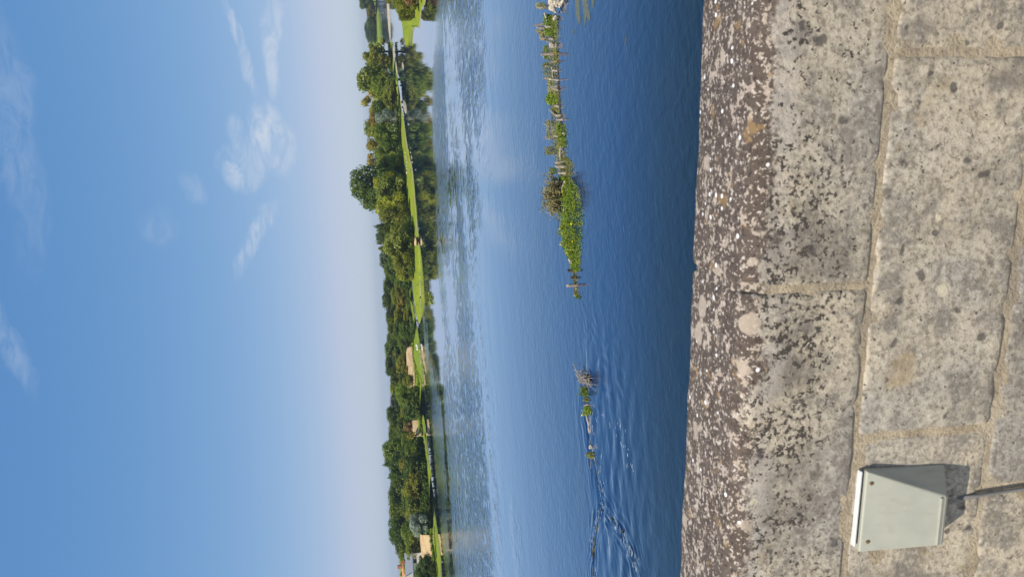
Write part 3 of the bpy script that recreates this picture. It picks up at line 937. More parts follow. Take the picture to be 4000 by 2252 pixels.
FRONT = [
    (1545, 1098, 54, 2, 'bushy', 'dark', "dark bushy tree seen across the back channel past the island's tip"),
    (1542, 1130, 56, 8, 'bushy', 'olive', "olive bushy tree behind the bank, first past the island's tip"),
    (1550, 1185, 56, 6, 'loose', 'bronze', "bronze-olive tree on the bank opposite the island's tip"),
    (1576, 1238, 54, 2, 'bushy', 'olive', "low olive bush by the water where the grass strip narrows"),
    (1558, 1290, 66, 6, 'bushy', 'dark', "dark green tree on the bank, second from the long sandy slope"),
    (1560, 1328, 48, 4, 'bushy', 'dark', "dark green tree touching the upper end of the long sandy slope"),
    (1565, 1395, 36, 16, 'bushy', 'olive', "round olive bush standing on top of the long sandy slope, upper one"),
    (1566, 1445, 32, 16, 'bushy', 'olive', "round olive bush standing on top of the long sandy slope, lower one"),
    (1573, 1486, 40, 14, 'bushy', 'olive', "olive bush behind the lower end of the long sandy slope"),
    (1558, 1552, 62, 3, 'bushy', 'green', "leafy green tree next to the lower end of the long sandy slope"),
    (1572, 1606, 62, 4, 'bushy', 'dark', "dark green tree between the two upper sandy slopes"),
    (1576, 1668, 40, 20, 'loose', 'brown', "rusty brown bush above the small sandy slope"),
    (1590, 1700, 30, 16, 'loose', 'bronze', "bronze bush at the lower side of the small sandy slope"),
    (1582, 1757, 74, 3, 'bushy', 'green', "green tree just below the small sandy slope, first of the unbroken front row"),
    (1580, 1822, 84, 3, 'bushy', 'dark', "dark green tree, second of the unbroken front row below the small slope"),
    (1580, 1898, 88, 3, 'bushy', 'olive', "olive-tinted tree in the middle of the unbroken front row"),
    (1585, 1968, 84, 3, 'bushy', 'green', "green tree just above the silver-leaved tree in the front row"),
    (1601, 2050, 66, 1, 'bushy', 'silver', "pale silver-leaved tree beside the lowest sandy slope"),
    (1568, 2080, 72, 16, 'round', 'green', "mid green tree behind the silver-leaved one"),
    (1585, 2145, 90, 18, 'bushy', 'green', "broad green tree behind the lowest sandy slope"),
    (1620, 2226, 84, 2, 'bushy', 'dark', "dark bushy tree nearest the picture's bottom edge, in front of the white gable"),
    (1632, 2300, 84, 2, 'bushy', 'dark', "dark bushy tree cut by the picture's bottom edge"),
]
for (xt, y, w, off, kd, lf, lab) in FRONT:
    plant_tree("bank_tree", xt, y, w, d_left(y) + off, 1.0 if off < 10 else 1.4, kd, lf, lab, "trees along the grass strip of the far shore", clear=0.5 if off < 8 else 0.1)

FARROW = [(1428, 135, 46, 'blue'), (1424, 112, 44, 'blue'), (1432, 88, 44, 'dark'), (1440, 66, 40, 'dark'), (1432, 46, 44, 'olive'), (1430, 26, 36, 'dark'), (1404, 6, 44, 'dark'), (1405, -30, 50, 'dark'), (1455, 150, 34, 'dark'), (1452, 100, 40, 'dark')]
FAR_ORDER = sorted(range(len(FARROW)), key=lambda k: -FARROW[k][1])
for i, (xt, y, w, lf) in enumerate(FARROW):
    plant_tree("distant_tree", xt, y, w, 600 + (10 if i < 8 else 0) + 8 * (i % 2), 1.5, 'bushy' if i % 2 else 'round', lf,
               "distant hazy tree on the far bank, %s counted towards the picture's top edge" % ORD[FAR_ORDER.index(i)], "hazy trees on the far bank")

POINT = [(1478, -40, 96, 131, 'olive', 'loose', "loose olive shrub tree at the picture's top edge on the grassy point"),
         (1500, 8, 60, 128, 'willow', 'loose', "grey-green willow bush at the edge of the grassy point"),
         (1545, 20, 62, 124, 'olive', 'bushy', "low olive bush on the grassy point below the willow bush"),
         (1560, -40, 80, 118, 'brown', 'bushy', "brownish low bush cut by the picture's top edge on the grassy point"),
         (1556, 60, 34, 133, 'olive', 'bushy', "small olive tuft at the back edge of the grassy point")]
for (xt, y, w, D, lf, kd, lab) in POINT:
    plant_tree("point_shrub", xt, y, w, D, 0.5, kd, lf, lab, "shrubs on the grassy point", "shrub")


# undergrowth that closes the foot of the woods
def leaf_scatter(name, pts, size, leaf, rs, label, cat, flat=0.5, slim=.42):
    n = len(pts)
    nrm = rs.normal(size=(n, 3)); nrm[:, 2] = np.abs(nrm[:, 2]) + flat
    nrm /= np.linalg.norm(nrm, axis=1)[:, None]
    t = np.cross(nrm, rs.normal(size=(n, 3))); t /= np.linalg.norm(t, axis=1)[:, None]
    b = np.cross(nrm, t)
    s = (np.asarray(size) * (0.55 + 0.8 * rs.rand(n)))[:, None]
    q = np.stack([pts - t * s * .8, pts - b * s * slim, pts + t * s * .8, pts + b * s * slim], 1).reshape(-1, 3)
    o = mesh_obj(name, q, np.arange(n * 4).reshape(-1, 4), LEAF[leaf])
    return tag(o, label, cat, None, 'stuff') if label else o


def undergrowth(tab, dfun, y0, y1, n, seed, hmax, leaf, label, off=(2.0, 9.0)):
    rs = np.random.RandomState(seed)
    P = np.zeros((n, 3))
    ysamp = rs.uniform(y0, y1, n)
    for i, y in enumerate(ysamp):
        D = dfun(y) + rs.uniform(*off)
        g = at_dist(horizon(y), y, D)
        hh = hmax * (0.35 + 0.65 * abs(mnoise.noise(Vector((y * 0.035, seed, 0.0)))) * 1.6)
        P[i] = (g[0], g[1], 0.8 + rs.rand() * hh)
    leaf_scatter("undergrowth", P, 0.34, leaf, rs, label, "undergrowth", 0.4)
undergrowth(ISL_GT, d_isl, 165, 1075, 9000, 3, 1.9, 'dark', "dense low undergrowth at the foot of the island trees")
undergrowth(LEFT_GT, d_left, 1085, 1345, 2600, 4, 1.7, 'dark', "low undergrowth on the bank between island tip and long sandy slope", (2.0, 8))
undergrowth(LEFT_GT, d_left, 1515, 1630, 2200, 25, 2.2, 'dark', "dark undergrowth between the long and the small sandy slope", (2.5, 9))
undergrowth(LEFT_GT, d_left, 1716, 2085, 8000, 5, 2.6, 'dark', "dark undergrowth at the foot of the unbroken front row of trees", (1.8, 9))
undergrowth(LEFT_GT, d_left, 2190, 2330, 1600, 6, 2.0, 'dark', "dark undergrowth below the trees at the picture's bottom edge", (1.0, 9))


# ------------------------------------------------------------------ sandy slopes on the bank
def slope(y0, y1, xb0, xb1, xt0, xt1, label, seed):
    """bare face between the grass strip and the trees; pixel rows give its foot and crest"""
    n, k = 28, 7
    rnd = random.Random(seed)
    V, Fc = [], []
    for i in range(n + 1):
        y = y0 + (y1 - y0) * i / n
        xb = xb0 + (xb1 - xb0) * i / n; xt = xt0 + (xt1 - xt0) * i / n
        foot = at(xb, y, 0.9)
        D = math.hypot(foot[0], foot[1])
        crest = at_dist(xt, y, D + 2.6)
        for j in range(k + 1):
            t = j / k
            p = foot + (crest - foot) * t
            q = Vector((p[0] * 0.7, p[2] * 1.2, seed))
            bul = 0.22 * mnoise.fractal(q, 1.0, 2.0, 3)
            p = p + np.array([0.3, -0.8, 0.15]) * bul
            if j == 0: p = p - np.array([0, 0, 0.5])
            if j == k: p = p + np.array([0, 0, 0.25 * mnoise.noise(Vector((y * 0.05, seed, 1)))])
            V.append(tuple(p))
        back = crest + np.array([-4, 8, 0.2]); V.append(tuple(back))
    m = k + 2
    for i in range(n):
        for j in range(m - 1):
            a = i * m + j
            Fc.append((a, a + m, a + m + 1, a + 1))
    o = mesh_obj("sandy_slope", V, Fc, M['dry'], None, True)
    tag(o, label, "slope", "bare sandy slopes on the bank")
slope(2196, 2088, 1688, 1683, 1657, 1649, "lowest bare sandy slope, between silver-leaved tree and picture's bottom edge", 1)
slope(1704, 1640, 1640, 1634, 1617, 1612, "small bare sandy slope in the middle of the bank", 2)
slope(1512, 1352, 1624, 1610, 1600, 1592, "long bare sandy slope above the widest green strip", 3)


undergrowth(LEFT_GT, d_left, 2080, 2200, 420, 16, 0.7, 'green', "green fringe at the foot and crest of the lowest sandy slope", (-0.6, 0.3))
undergrowth(LEFT_GT, d_left, 1350, 1515, 420, 17, 0.6, 'green', "green fringe at the foot of the long sandy slope", (-0.6, 0.3))
undergrowth(LEFT_GT, d_left, 1636, 1708, 300, 18, 0.8, 'green', "green fringe at the foot of the small sandy slope", (-0.8, 0.3))


# ------------------------------------------------------------------ houses
M['render'] = mat_plain("white_house_render", (0.75, 0.72, 0.66), 0.85, 0.2, 0.06, 2.0)
M['slate'] = mat_plain("grey_slate", (0.20, 0.22, 0.25), 0.6, 0.4, 0.15, 4.0)
M['terracotta'] = mat_plain("terracotta_tiles", (0.48, 0.22, 0.12), 0.85, 0.2, 0.2, 4.0)
M['glass'] = mat_plain("dark_window", (0.03, 0.04, 0.05), 0.1, 0.6, 0.1, 1.0)
M['brick'] = mat_plain("orange_brick", (0.45, 0.20, 0.11), 0.9, 0.1, 0.2, 5.0)


def house(loc, rot, L, W, hw, hr, roof, label, chimney=True, gable=False):
    e = empty("house", loc)
    e.rotation_euler = (0, 0, rot)
    mb = MB()
    x, y = L / 2, W / 2
    mb.v = [(-x, -y, -2), (x, -y, -2), (x, y, -2), (-x, y, -2), (-x, -y, hw), (x, -y, hw), (x, y, hw), (-x, y, hw), (-x, 0, hw + hr - .1), (x, 0, hw + hr - .1)]
    mb.f = [(0, 1, 5, 4), (2, 3, 7, 6), (1, 2, 6, 9, 5), (3, 0, 4, 8, 7)]
    mb.build("wall", M['render'], e)
    o = 0.25
    rf = MB()
    for sgn in (-1, 1):
        b = len(rf.v)
        ye, ze = sgn * (y + o), hw - o * hr / y
        rf.v += [(-x - o, ye, ze), (x + o, ye, ze), (x + o, 0, hw + hr), (-x - o, 0, hw + hr),
                 (-x - o, ye, ze - .12), (x + o, ye, ze - .12), (x + o, 0, hw + hr - .12), (-x - o, 0, hw + hr - .12)]
        rf.f += [(b, b + 1, b + 2, b + 3), (b + 4, b + 7, b + 6, b + 5), (b, b + 4, b + 5, b + 1), (b + 1, b + 5, b + 6, b + 2), (b, b + 3, b + 7, b + 4)]
    r = rf.build("roof", roof, e)
    if chimney:
        c = MB(); c.box((x * .6 - .3, -.3, hw + hr * .6), (x * .6 + .3, .3, hw + hr + .9)); c.build("chimney", M['brick'], r)
    for k in (-0.5, 0.0, 0.5):
        w = MB(); w.box((k * L * .62 - .4, -y - .04, hw * .35), (k * L * .62 + .4, -y + .02, hw * .75)); w.build("window", M['glass'], e)
    if gable:
        g = MB(); gx, gw, gh = -x * .15, 1.0, 1.9
        g.v = [(gx - gw, -y - .1, hw - .3), (gx + gw, -y - .1, hw - .3), (gx, -y - .1, hw + gh), (gx - gw, 0.2, hw - .3), (gx + gw, 0.2, hw - .3), (gx, 0.2, hw + gh)]
        g.f = [(0, 1, 2), (0, 2, 5, 3), (1, 4, 5, 2)]
        g.build("dormer", M['render'], e)
    tag(e, label, "house")
    return e

p = at_dist(1612, 2240, d_left(2240) + 22)
house((p[0], p[1], p[2] - 1.4), rad(32), 8.0, 5.0, 1.5, 1.4, M['slate'], "white house with grey slate roof and pointed white gable behind dark bushy tree", True, True)
p = at_dist(1588, 2228, d_left(2228) + 30)
house((p[0], p[1], p[2] - 2.0), rad(10), 3.6, 3.0, 2.0, 1.0, M['terracotta'], "small house with terracotta roof above the white gable among the trees", True)
p = at_dist(1540, 1402, d_left(1402) + 34)
house((p[0], p[1], p[2] - 1.6), rad(60), 2.4, 2.4, 1.4, 0.9, M['terracotta'], "little orange roof peeping out of the ridge trees above the long sandy slope", False)


# ------------------------------------------------------------------ small things on the meadows
def lump(name, c, r, mat, seed, flat=0.7, lab=None, cat="stone", group=None, parent=None):
    me = bpy.data.meshes.new(name)
    bm = bmesh.new()
    bmesh.ops.create_icosphere(bm, subdivisions=2, radius=1.0)
    for v in bm.verts:
        n = 1 + 0.38 * mnoise.noise(v.co * 1.3 + Vector((seed * 3.1, 0, 0)))
        # knock facets
        for k in range(3):
            a = Vector((math.sin(seed * 1.7 + k * 2.1), math.cos(seed * 2.3 + k * 1.3), math.sin(seed + k))).normalized()
            dd = v.co.dot(a)
            if dd > 0.62:
                v.co -= a * (dd - 0.62)
        v.co = Vector((v.co.x * r[0] * n, v.co.y * r[1] * n, v.co.z * r[2] * flat * n))
    bm.to_mesh(me); bm.free()
    me.materials.append(mat)
    o = bpy.data.objects.new(name, me)
    o.location = c
    o.rotation_euler = (0, 0, seed * 1.3)
    add(o, parent)
    if lab:
        tag(o, lab, cat, group)
    return o

for i, (x, y, s) in enumerate([(1589, 596, 1.0), (1592, 612, 1.1), (1593, 618, 1.3), (1595, 633, 1.2), (1592, 648, 1.0), (1594, 658, 0.9), (1595, 674, 1.5), (1607, 664, 0.9)]):
    p = at(x - 4, y, 0.5)
    lump("pale_stone", (p[0], p[1], 0.56), (0.22 * s, 0.22 * s, 0.2 * s), M['pale_rock'], i + 3, 0.9,
         "small pale stone on the island meadow, %s down the row" % ORD[i], "stone", "row of pale stones on the island meadow")
for i, (x, y) in enumerate([(1629, 1347), (1631, 1352), (1632, 1362)]):
    p = at(x, y, 0.4)
    lump("white_stone", (p[0], p[1], 0.48), (0.3, 0.3, 0.28), M['render'], i + 30, 0.9,
         "tiny white stone below the long sandy slope, %s down of three" % ORD[i], "stone", "white stones on the grass strip")
p = at(1627, 946, 0.2)
mb = MB()
mb.tube([p + np.array([-1.5, 0, .05]), p + np.array([-.6, .1, .25]), p + np.array([.4, .0, .2]), p + np.array([1.4, .3, .35])], [.12, .2, .2, .1], 8, 0.3)
mb.tube([p + np.array([.3, 0, .2]), p + np.array([.7, -.3, .55]), p + np.array([.8, -.3, .9])], [.1, .07, .03], 6)
tag(mb.build("driftwood_log", M['dark_wood']), "dark driftwood log lying at the island's water edge below the biggest willow", "log")
p = at(1625, 946, 0.5)
lump("sand_hummock", (p[0], p[1] + 1.0, 0.45), (1.3, .9, .5), M['dry'], 9, 0.8, "small sandy hummock behind the dark driftwood log", "hummock")


# ------------------------------------------------------------------ old weir: stakes, stones, herbs
def stake(x_top, x_base, y, w_px, lab, mat='wood', lean=(0, 0), z0=0.0, pointed=0.5, group="stakes of the old weir"):
    b = at(x_base, y, z0)
    dist = np.linalg.norm(b - EYE)
    h = max(0.08, (x_base - x_top) * dist / F / 0.97)
    r = w_px * dist / F / 2
    rnd = random.Random(int(x_top * 7 + y * 3))
    mb = MB()
    n = 9
    pts, rr = [], []
    for i in range(6):
        t = -0.35 + 1.35 * i / 5
        pts.append((lean[0] * t * h + rnd.uniform(-.1, .1) * r, lean[1] * t * h, t * h if t > 0 else t * 0.4))
        rr.append(r * (1.08 - 0.18 * max(t, 0)) * rnd.uniform(.9, 1.1))
    mb.tube(pts, rr, n, 0.28, rnd)
    # splintered slanting head
    base = len(mb.v) - n
    a0 = rnd.uniform(0, 6.28)
    for k in range(n):
        v = list(mb.v[base + k])
        v[2] += h * 0.16 * pointed * (math.cos(2 * math.pi * k / n + a0) + rnd.uniform(-.6, .6)) - 0.04 * h
        mb.v[base + k] = tuple(v)
    o = mb.build("wooden_stake", M[mat])
    o.location = (b[0], b[1], z0)
    o.rotation_euler = (0, 0, 0)
    return tag(o, lab, "stake", group)


def beam(p0, p1, w_px, lab, name="fallen_plank", mat='pale_wood', z=(0.1, 0.1), cat="plank", flat=0.5):
    a, b = at(*p0, z[0]), at(*p1, z[1])
    dist = np.linalg.norm((a + b) / 2 - EYE)
    r = w_px * dist / F / 2
    rnd = random.Random(int(p0[0] + p1[1]))
    mb = MB()
    pts = [a + (b - a) * t + np.array([0, rnd.uniform(-.4, .4) * r, rnd.uniform(-.3, .3) * r]) for t in (0, .25, .5, .75, 1)]
    mb.tube(pts, [r * rnd.uniform(.8, 1.1) for _ in pts], 8, 0.3, rnd)
    return tag(mb.build(name, M[mat]), lab, cat)


stake(2103, 2120, 30, 11, "short thick stake beside the pale limestone pile at the picture's top edge", 'wood', z0=0.05)
stake(2090, 2135, 93, 9, "tall splintered stake with a slanting tip, upper of the close pair", 'wood', (-.12, 0), 0, 1.6)
stake(2100, 2135, 110, 10, "grey split stake, lower of the close pair, with a dark gap beside it", 'wood', (.05, 0), 0, 0.8)
stake(2131, 2162, 105, 9, "smooth pale stake standing in the green herbs in front of the close pair", 'pale_wood', z0=0.0)
stake(2111, 2130, 153, 9, "short leaning stake behind the herbs, just below the close pair", 'wood', (.3, 0))
stake(2144, 2162, 152, 8, "short pale stake at the lower end of the bright herb patch", 'pale_wood')
stake(2135, 2152, 164, 6, "thin brown stake next to the broad flat-topped stump", 'wood')
stake(2147, 2170, 177, 19, "broad flat-topped pale stump, widest of the weir", 'pale_wood', pointed=0.15)
stake(2118, 2166, 210, 12, "tall thick stake with yellow flowers at its foot, above the low gap", 'wood', (-.05, 0), 0, 1.0)
stake(2152, 2176, 240, 7, "thin pointed stake in the open water gap below the tall thick one", 'wood', (0, 0), 0, 1.5)
stake(2129, 2142, 258, 9, "stubby stake topped by a yellowish sedge tuft", 'wood')
stake(2160, 2178, 276, 8, "small pale stake between the sedge tuft and the slanted pale post", 'pale_wood')
stake(2121, 2142, 304, 9, "short dark-tipped stake behind the slanted pale post", 'wood', (-.2, 0))
stake(2148, 2182, 313, 8, "slanted pale post with a long thin reflection", 'pale_wood', (.1, 0))
stake(2152, 2178, 336, 7, "pale stake in a cluster of broken sticks, upper one", 'pale_wood', (-.2, 0))
stake(2158, 2182, 352, 7, "pale stake in a cluster of broken sticks, lower one", 'pale_wood', (.25, 0))
stake(2163, 2184, 414, 9, "pale stump just below the rounded green herb clump", 'pale_wood')
stake(2172, 2190, 450, 9, "upper of two short pale stumps side by side near the bare twigs", 'pale_wood', pointed=.2)
stake(2174, 2198, 467, 9, "lower of two short pale stumps side by side near the bare twigs", 'pale_wood', pointed=.2)
stake(2160, 2182, 532, 8, "pale broken stake in the herbs below the bare twigs", 'pale_wood', (.1, 0))
stake(2196, 2206, 520, 8, "very short pale stub at the outer edge of the herbs", 'pale_wood')
stake(2169, 2202, 633, 10, "upper of three big pale stakes above the grey bush", 'pale_wood', (-.08, 0))
stake(2169, 2207, 650, 11, "middle of three big pale stakes above the grey bush", 'pale_wood', (.02, 0))
stake(2180, 2212, 676, 11, "lower of three big pale stakes, nearest the grey bush", 'pale_wood', (.05, 0))
stake(2222, 2246, 1016, 8, "short pale stake at the lower end of the green herb islet, upper one", 'pale_wood')
stake(2222, 2244, 1027, 7, "short pale stake at the lower end of the green herb islet, lower one", 'pale_wood', (.2, 0))
stake(2218, 2246, 1055, 12, "dark rotten stump below the green herb islet", 'dark_wood', pointed=1.2)
stake(2228, 2248, 1083, 10, "small blackened stump between rotten stump and the tall post", 'dark_wood', pointed=.8)
stake(2215, 2254, 1113, 13, "tall stout grey post standing alone with a clear reflection", 'wood', (-.02, 0), 0, 0.5)
stake(2242, 2256, 1152, 7, "tiny pointed stake with a green tuft, lowest of the upper weir", 'wood', pointed=1.2)
stake(2281, 2300, 1578, 9, "short pale stake on the sunken beam between two herb clumps", 'pale_wood', (-.1, 0))
beam((2128, 52), (2138, 90), 8, "pale plank lying along the back of the bright herb patch", z=(.25, .2))
beam((2144, 428), (2178, 456), 6, "weathered plank lying askew beside the two short stumps", z=(.2, .1), mat='wood')
beam((2190, 548), (2188, 618), 8, "grey log lying in the weir below the bare twigs", mat='wood', z=(.06, .1), name="fallen_log", cat="log")
beam((2156, 262), (2160, 302), 6, "yellowish mossy plank under the sedge tuft", mat='wood', z=(.08, .08))
beam((2300, 1476), (2303, 1497), 7, "white bleached log stub at the foot of the twig nest", "fallen_log", 'pale_wood', (.12, .08), "log")
beam((2293, 1620), (2304, 1690), 8, "pale sunken log awash below the lowest herb clump", "fallen_log", 'pale_wood', (.03, .03), "log")
beam((2290, 1500), (2292, 1600), 6, "dark wet sill beam under the herb clumps of the lower weir", "sill_beam", 'dark_wood', (.02, .02), "beam")
beam((2310, 1786), (2308, 1828), 3, "thin pale stick poking out from the last herb clump", "stick", 'pale_wood', (.12, .25), "stick")
beam((2235, 990), (2246, 1150), 6, "dark wet beam linking the stakes below the green herb islet", "sill_beam", 'dark_wood', (.02, .02), "beam")
beam((2175, 200), (2190, 480), 6, "dark wet beam awash along the upper stakes", "sill_beam", 'dark_wood', (.01, .01), "beam")

# pale limestone pile
PILE = [(2150, 26, 14, 10, .30), (2158, 38, 10, 9, .26), (2146, 8, 12, 12, .3), (2163, 10, 9, 9, .3), (2170, 22, 8, 8, .22), (2176, 6, 8, 9, .2), (2166, 48, 7, 6, .14),
        (2184, 14, 7, 7, .12), (2192, 8, 7, 10, .12), (2200, 4, 7, 8, .1), (2184, 26, 6, 7, .1), (2198, -8, 8, 10, .1), (2180, -10, 10, 10, .2), (2156, -10, 12, 12, .3), (2190, 20, 5, 5, .08)]
for i, (x, y, rx, ry, z) in enumerate(PILE):
    b = at(x, y, z)
    k = np.linalg.norm(b - EYE) / F
    lump("limestone_lump", (b[0], b[1], z * 0.8), (ry * k * .92, rx * k * 1.2, rx * k * .92), M['pale_rock'], i + 1, 0.9,
         "pale limestone lump in the pile where the weir meets the picture's top edge", "stone", "pale limestone pile on the weir")
b = at(2168, 72, 0.12); k = np.linalg.norm(b - EYE) / F
lump("limestone_lump", (b[0], b[1], 0.12), (13 * k, 9 * k, 9 * k), M['pale_rock'], 21, 0.9, "single pale oval stone lying apart from the pile in the herbs", "stone", "pale limestone pile on the weir")
b = at(2208, 710, 0.1)
lump("limestone_lump", (b[0], b[1], 0.12), (.06, .06, .06), M['render'], 23, 0.9, "small white stone beside the roots of the grey bush", "stone")
b = at(2310, 1744, 0.05)
lump("limestone_lump", (b[0], b[1], 0.08), (.12, .1, .1), M['pale_rock'], 25, 0.9, "pale round stone on the sill in the lower weir", "stone")


# herb patches: leaves piled on a strip of the weir
def herbs(pts, n, hmax, leaf, label, seed, size=0.055, spread=None, flowers=0):
    rs = np.random.RandomState(seed)
    out, fl = [], []
    tot = sum(w for _, _, w, _ in pts)
    for i in range(n):
        r = rs.rand() * (len(pts) - 1); j = int(r); t = r - j
        a, b = pts[j], pts[j + 1]
        x, y, w, hh = [a[q] + (b[q] - a[q]) * t for q in range(4)]
        u = np.clip(rs.normal() * 0.58 + 0.35 * mnoise.noise(Vector((y * 0.12, seed * 2.0, 0.5))), -1.5, 1.5)
        p = at(x + u * w, y)
        prof = max(0.0, 1 - u * u)
        bump_ = 0.6 + 0.9 * max(-.5, mnoise.noise(Vector((p[0] * 3.2, p[1] * 3.2, seed))))
        if rs.rand() < 0.05: bump_ += 0.5
        z = 0.01 + hh * hmax * prof * bump_ * (0.25 + 0.75 * rs.rand())
        q = (p[0], p[1], z)
        out.append(q)
        if len(fl) < flowers and rs.rand() < 0.03:
            fl.append((p[0], p[1], z + 0.09))
    o = leaf_scatter("river_herbs", np.array(out), size, leaf, rs, label, "herbs", 0.45, .30)
    if fl:
        f = leaf_scatter("flowers", np.array(fl), 0.075, 'flower', rs, None, None, 1.5)
        f.parent = o


herbs([(2204, 690, 16, .6), (2220, 740, 30, .8), (2228, 800, 33, 1.0), (2230, 860, 34, 1.2), (2228, 910, 32, 1.3), (2236, 960, 26, 1.0), (2243, 1000, 19, .7), (2249, 1060, 11, .5)], 13000, .36, 'herb', "bright green herb islet with yellow flowers below the grey bush", 1, .055, None, 40)
herbs([(2165, 60, 16, .5), (2160, 200, 18, .45), (2164, 330, 18, .5), (2176, 450, 20, .5), (2184, 560, 20, .5), (2194, 640, 18, .5), (2206, 690, 16, .5)], 5200, .16, 'sedge', "thin olive and brown weed growing all along the upper weir", 31, .05)
herbs([(2240, 980, 14, .4), (2247, 1060, 9, .4), (2250, 1120, 6, .4), (2256, 1160, 5, .3)], 700, .14, 'sedge', "thin weed on the beam between herb islet and tall post", 32, .045)
herbs([(2212, 615, 10, .1), (2222, 650, 18, .15), (2226, 720, 22, .2), (2236, 790, 22, .2)], 1500, .2, 'sedge', "thin olive waterweed fringe above the green herb islet", 2, .05)
herbs([(2140, 58, 12, .7), (2150, 80, 18, 1), (2152, 110, 20, 1), (2150, 140, 14, .8)], 2200, .34, 'herb', "bright green herb patch around the smooth pale stake", 3, .055, None, 1)
herbs([(2112, 118, 9, .9), (2118, 135, 9, .8), (2126, 158, 8, .6)], 700, .3, 'shrub', "dull green herbs behind the close pair of stakes", 4, .05)
herbs([(2112, 12, 9, .9), (2120, 34, 10, .8)], 450, .3, 'shrub', "dull herbs by the short thick stake at the picture's top edge", 5, .05)
herbs([(2132, 178, 6, .6), (2134, 210, 6, .6), (2134, 232, 5, .4)], 500, .3, 'herb', "small green herbs behind the broad flat-topped stump", 6, .05, None, 3)
herbs([(2172, 190, 8, .5), (2172, 225, 8, .5), (2176, 250, 6, .5)], 450, .24, 'sedge', "olive herbs with yellow flowers at the foot of the tall thick stake", 7, .05, None, 3)
herbs([(2140, 244, 6, .8), (2138, 262, 8, 1), (2140, 296, 5, .6)], 420, .36, 'sedge', "yellowish sedge tuft on the stubby stake", 8, .05)
herbs([(2146, 300, 6, .5), (2150, 345, 8, .5), (2156, 366, 8, .6)], 500, .24, 'shrub', "dull herbs around the cluster of broken sticks", 9, .05)
herbs([(2158, 366, 14, .8), (2160, 386, 20, 1.1), (2164, 408, 14, .7)], 1200, .36, 'herb', "rounded green herb clump with yellow flowers above the pale stump", 10, .055, None, 5)
herbs([(2166, 420, 10, .3), (2170, 452, 10, .3)], 320, .2, 'sedge', "sparse olive herbs beside the two short pale stumps", 11, .05)
herbs([(2150, 470, 9, .9), (2154, 510, 10, .9), (2156, 545, 8, .7)], 800, .36, 'shrub', "grey-green herbs below the bare twigs", 12, .05, None, 1)
herbs([(2188, 484, 12, .6), (2194, 512, 17, .8), (2196, 545, 14, .6), (2200, 575, 12, .3)], 1300, .28, 'herb', "green herb patch outside the grey log", 13, .055)
herbs([(2150, 572, 8, .9), (2152, 592, 11, 1), (2156, 604, 6, .6)], 550, .36, 'sedge', "olive sedge clump above the three big pale stakes", 14, .05)
herbs([(2160, 655, 6, .7), (2164, 680, 7, .7)], 350, .3, 'herb', "small bluish herb tuft behind the three big pale stakes", 15, .05)
herbs([(2252, 1145, 5, .6), (2256, 1158, 6, .8), (2262, 1166, 3, .2)], 220, .22, 'herb', "green tuft around the tiny pointed stake", 16, .045)
herbs([(2284, 1508, 7, .8), (2292, 1526, 9, 1.1), (2296, 1544, 7, .6)], 600, .36, 'herb', "herb clump with yellow flowers, nearest the twig nest", 17, .05, None, 2)
herbs([(2296, 1550, 6, .6), (2298, 1566, 6, .7)], 260, .28, 'sedge', "small olive herb tuft beside the short stake on the sunken beam", 18, .05)
herbs([(2298, 1586, 9, .8), (2301, 1602, 12, 1.1), (2302, 1620, 9, .7)], 700, .36, 'herb', "round herb clump with yellow flowers next to the pale sunken log", 19, .05, None, 3)
herbs([(2308, 1764, 6, .8), (2312, 1776, 9, 1), (2316, 1790, 6, .6)], 380, .3, 'sedge', "last olive herb clump of the lower weir with a thin stick", 20, .05)
herbs([(2288, 1462, 8, .8), (2298, 1476, 16, .9), (2300, 1490, 12, .5)], 420, .28, 'sedge', "dry olive leaves on the twig nest", 21, .045)


# grey bush with its root plate
def bush():
    c = at(2206, 765, 0)
    e = empty("grey_bush", (c[0], c[1], 0.0))
    rnd = random.Random(12)
    rs = np.random.RandomState(12)
    st = MB(); tips = []
    for k in range(130):
        a = rnd.uniform(0, 6.28)
        lean = rnd.uniform(0.1, 1.1)
        L = rnd.uniform(0.4, 0.92)
        b0 = Vector((rnd.uniform(-.55, .55), rnd.uniform(-.2, .2), 0.15))
        d = Vector((math.cos(a) * lean * 1.1, math.sin(a) * lean * .7, 1.0)).normalized()
        p1 = b0 + d * L * .5; p2 = b0 + d * L + Vector((0, 0, -.06 * lean))
        st.tube([b0, p1, p2], [.012, .008, .003], 4)
        for t in np.linspace(.3, 1.05, 34):
            q = b0.lerp(p2, float(t)) + Vector((rnd.gauss(0, .05), rnd.gauss(0, .05), rnd.gauss(0, .05)))
            tips.append(tuple(q))
    st.build("stems", M['twig'], e)
    fol = leaf_scatter("foliage", np.array(tips), 0.055, 'shrub', rs, None, None, 0.2)
    fol.parent = e
    rt = MB()
    for k in range(60):
        a = Vector((rnd.uniform(-.62, .62), rnd.uniform(-.28, .1), rnd.uniform(0, .3)))
        b = a + Vector((rnd.uniform(-.35, .35), rnd.uniform(-.25, .2), rnd.uniform(-.15, .2)))
        m = a.lerp(b, .5) + Vector((0, 0, rnd.uniform(-.05, .1)))
        rt.tube([a, m, b], [.035, .028, .01], 5, .3, rnd)
    rt.build("root_plate", M['dark_wood'], e)
    lg = MB()
    for k in range(7):
        a = Vector((rnd.uniform(-.6, .6), -.3, rnd.uniform(.0, .2)))
        b = a + Vector((rnd.uniform(-.4, .4), rnd.uniform(-.3, 0), rnd.uniform(-.1, .15)))
        lg.tube([a, a.lerp(b, .5) + Vector((0, 0, .04)), b], [.025, .022, .008], 5, .3, rnd)
    lg.build("dead_branches", M['pale_wood'], e)
    tag(e, "grey-brown twiggy bush with dark tangled roots on the weir", "bush")
bush()


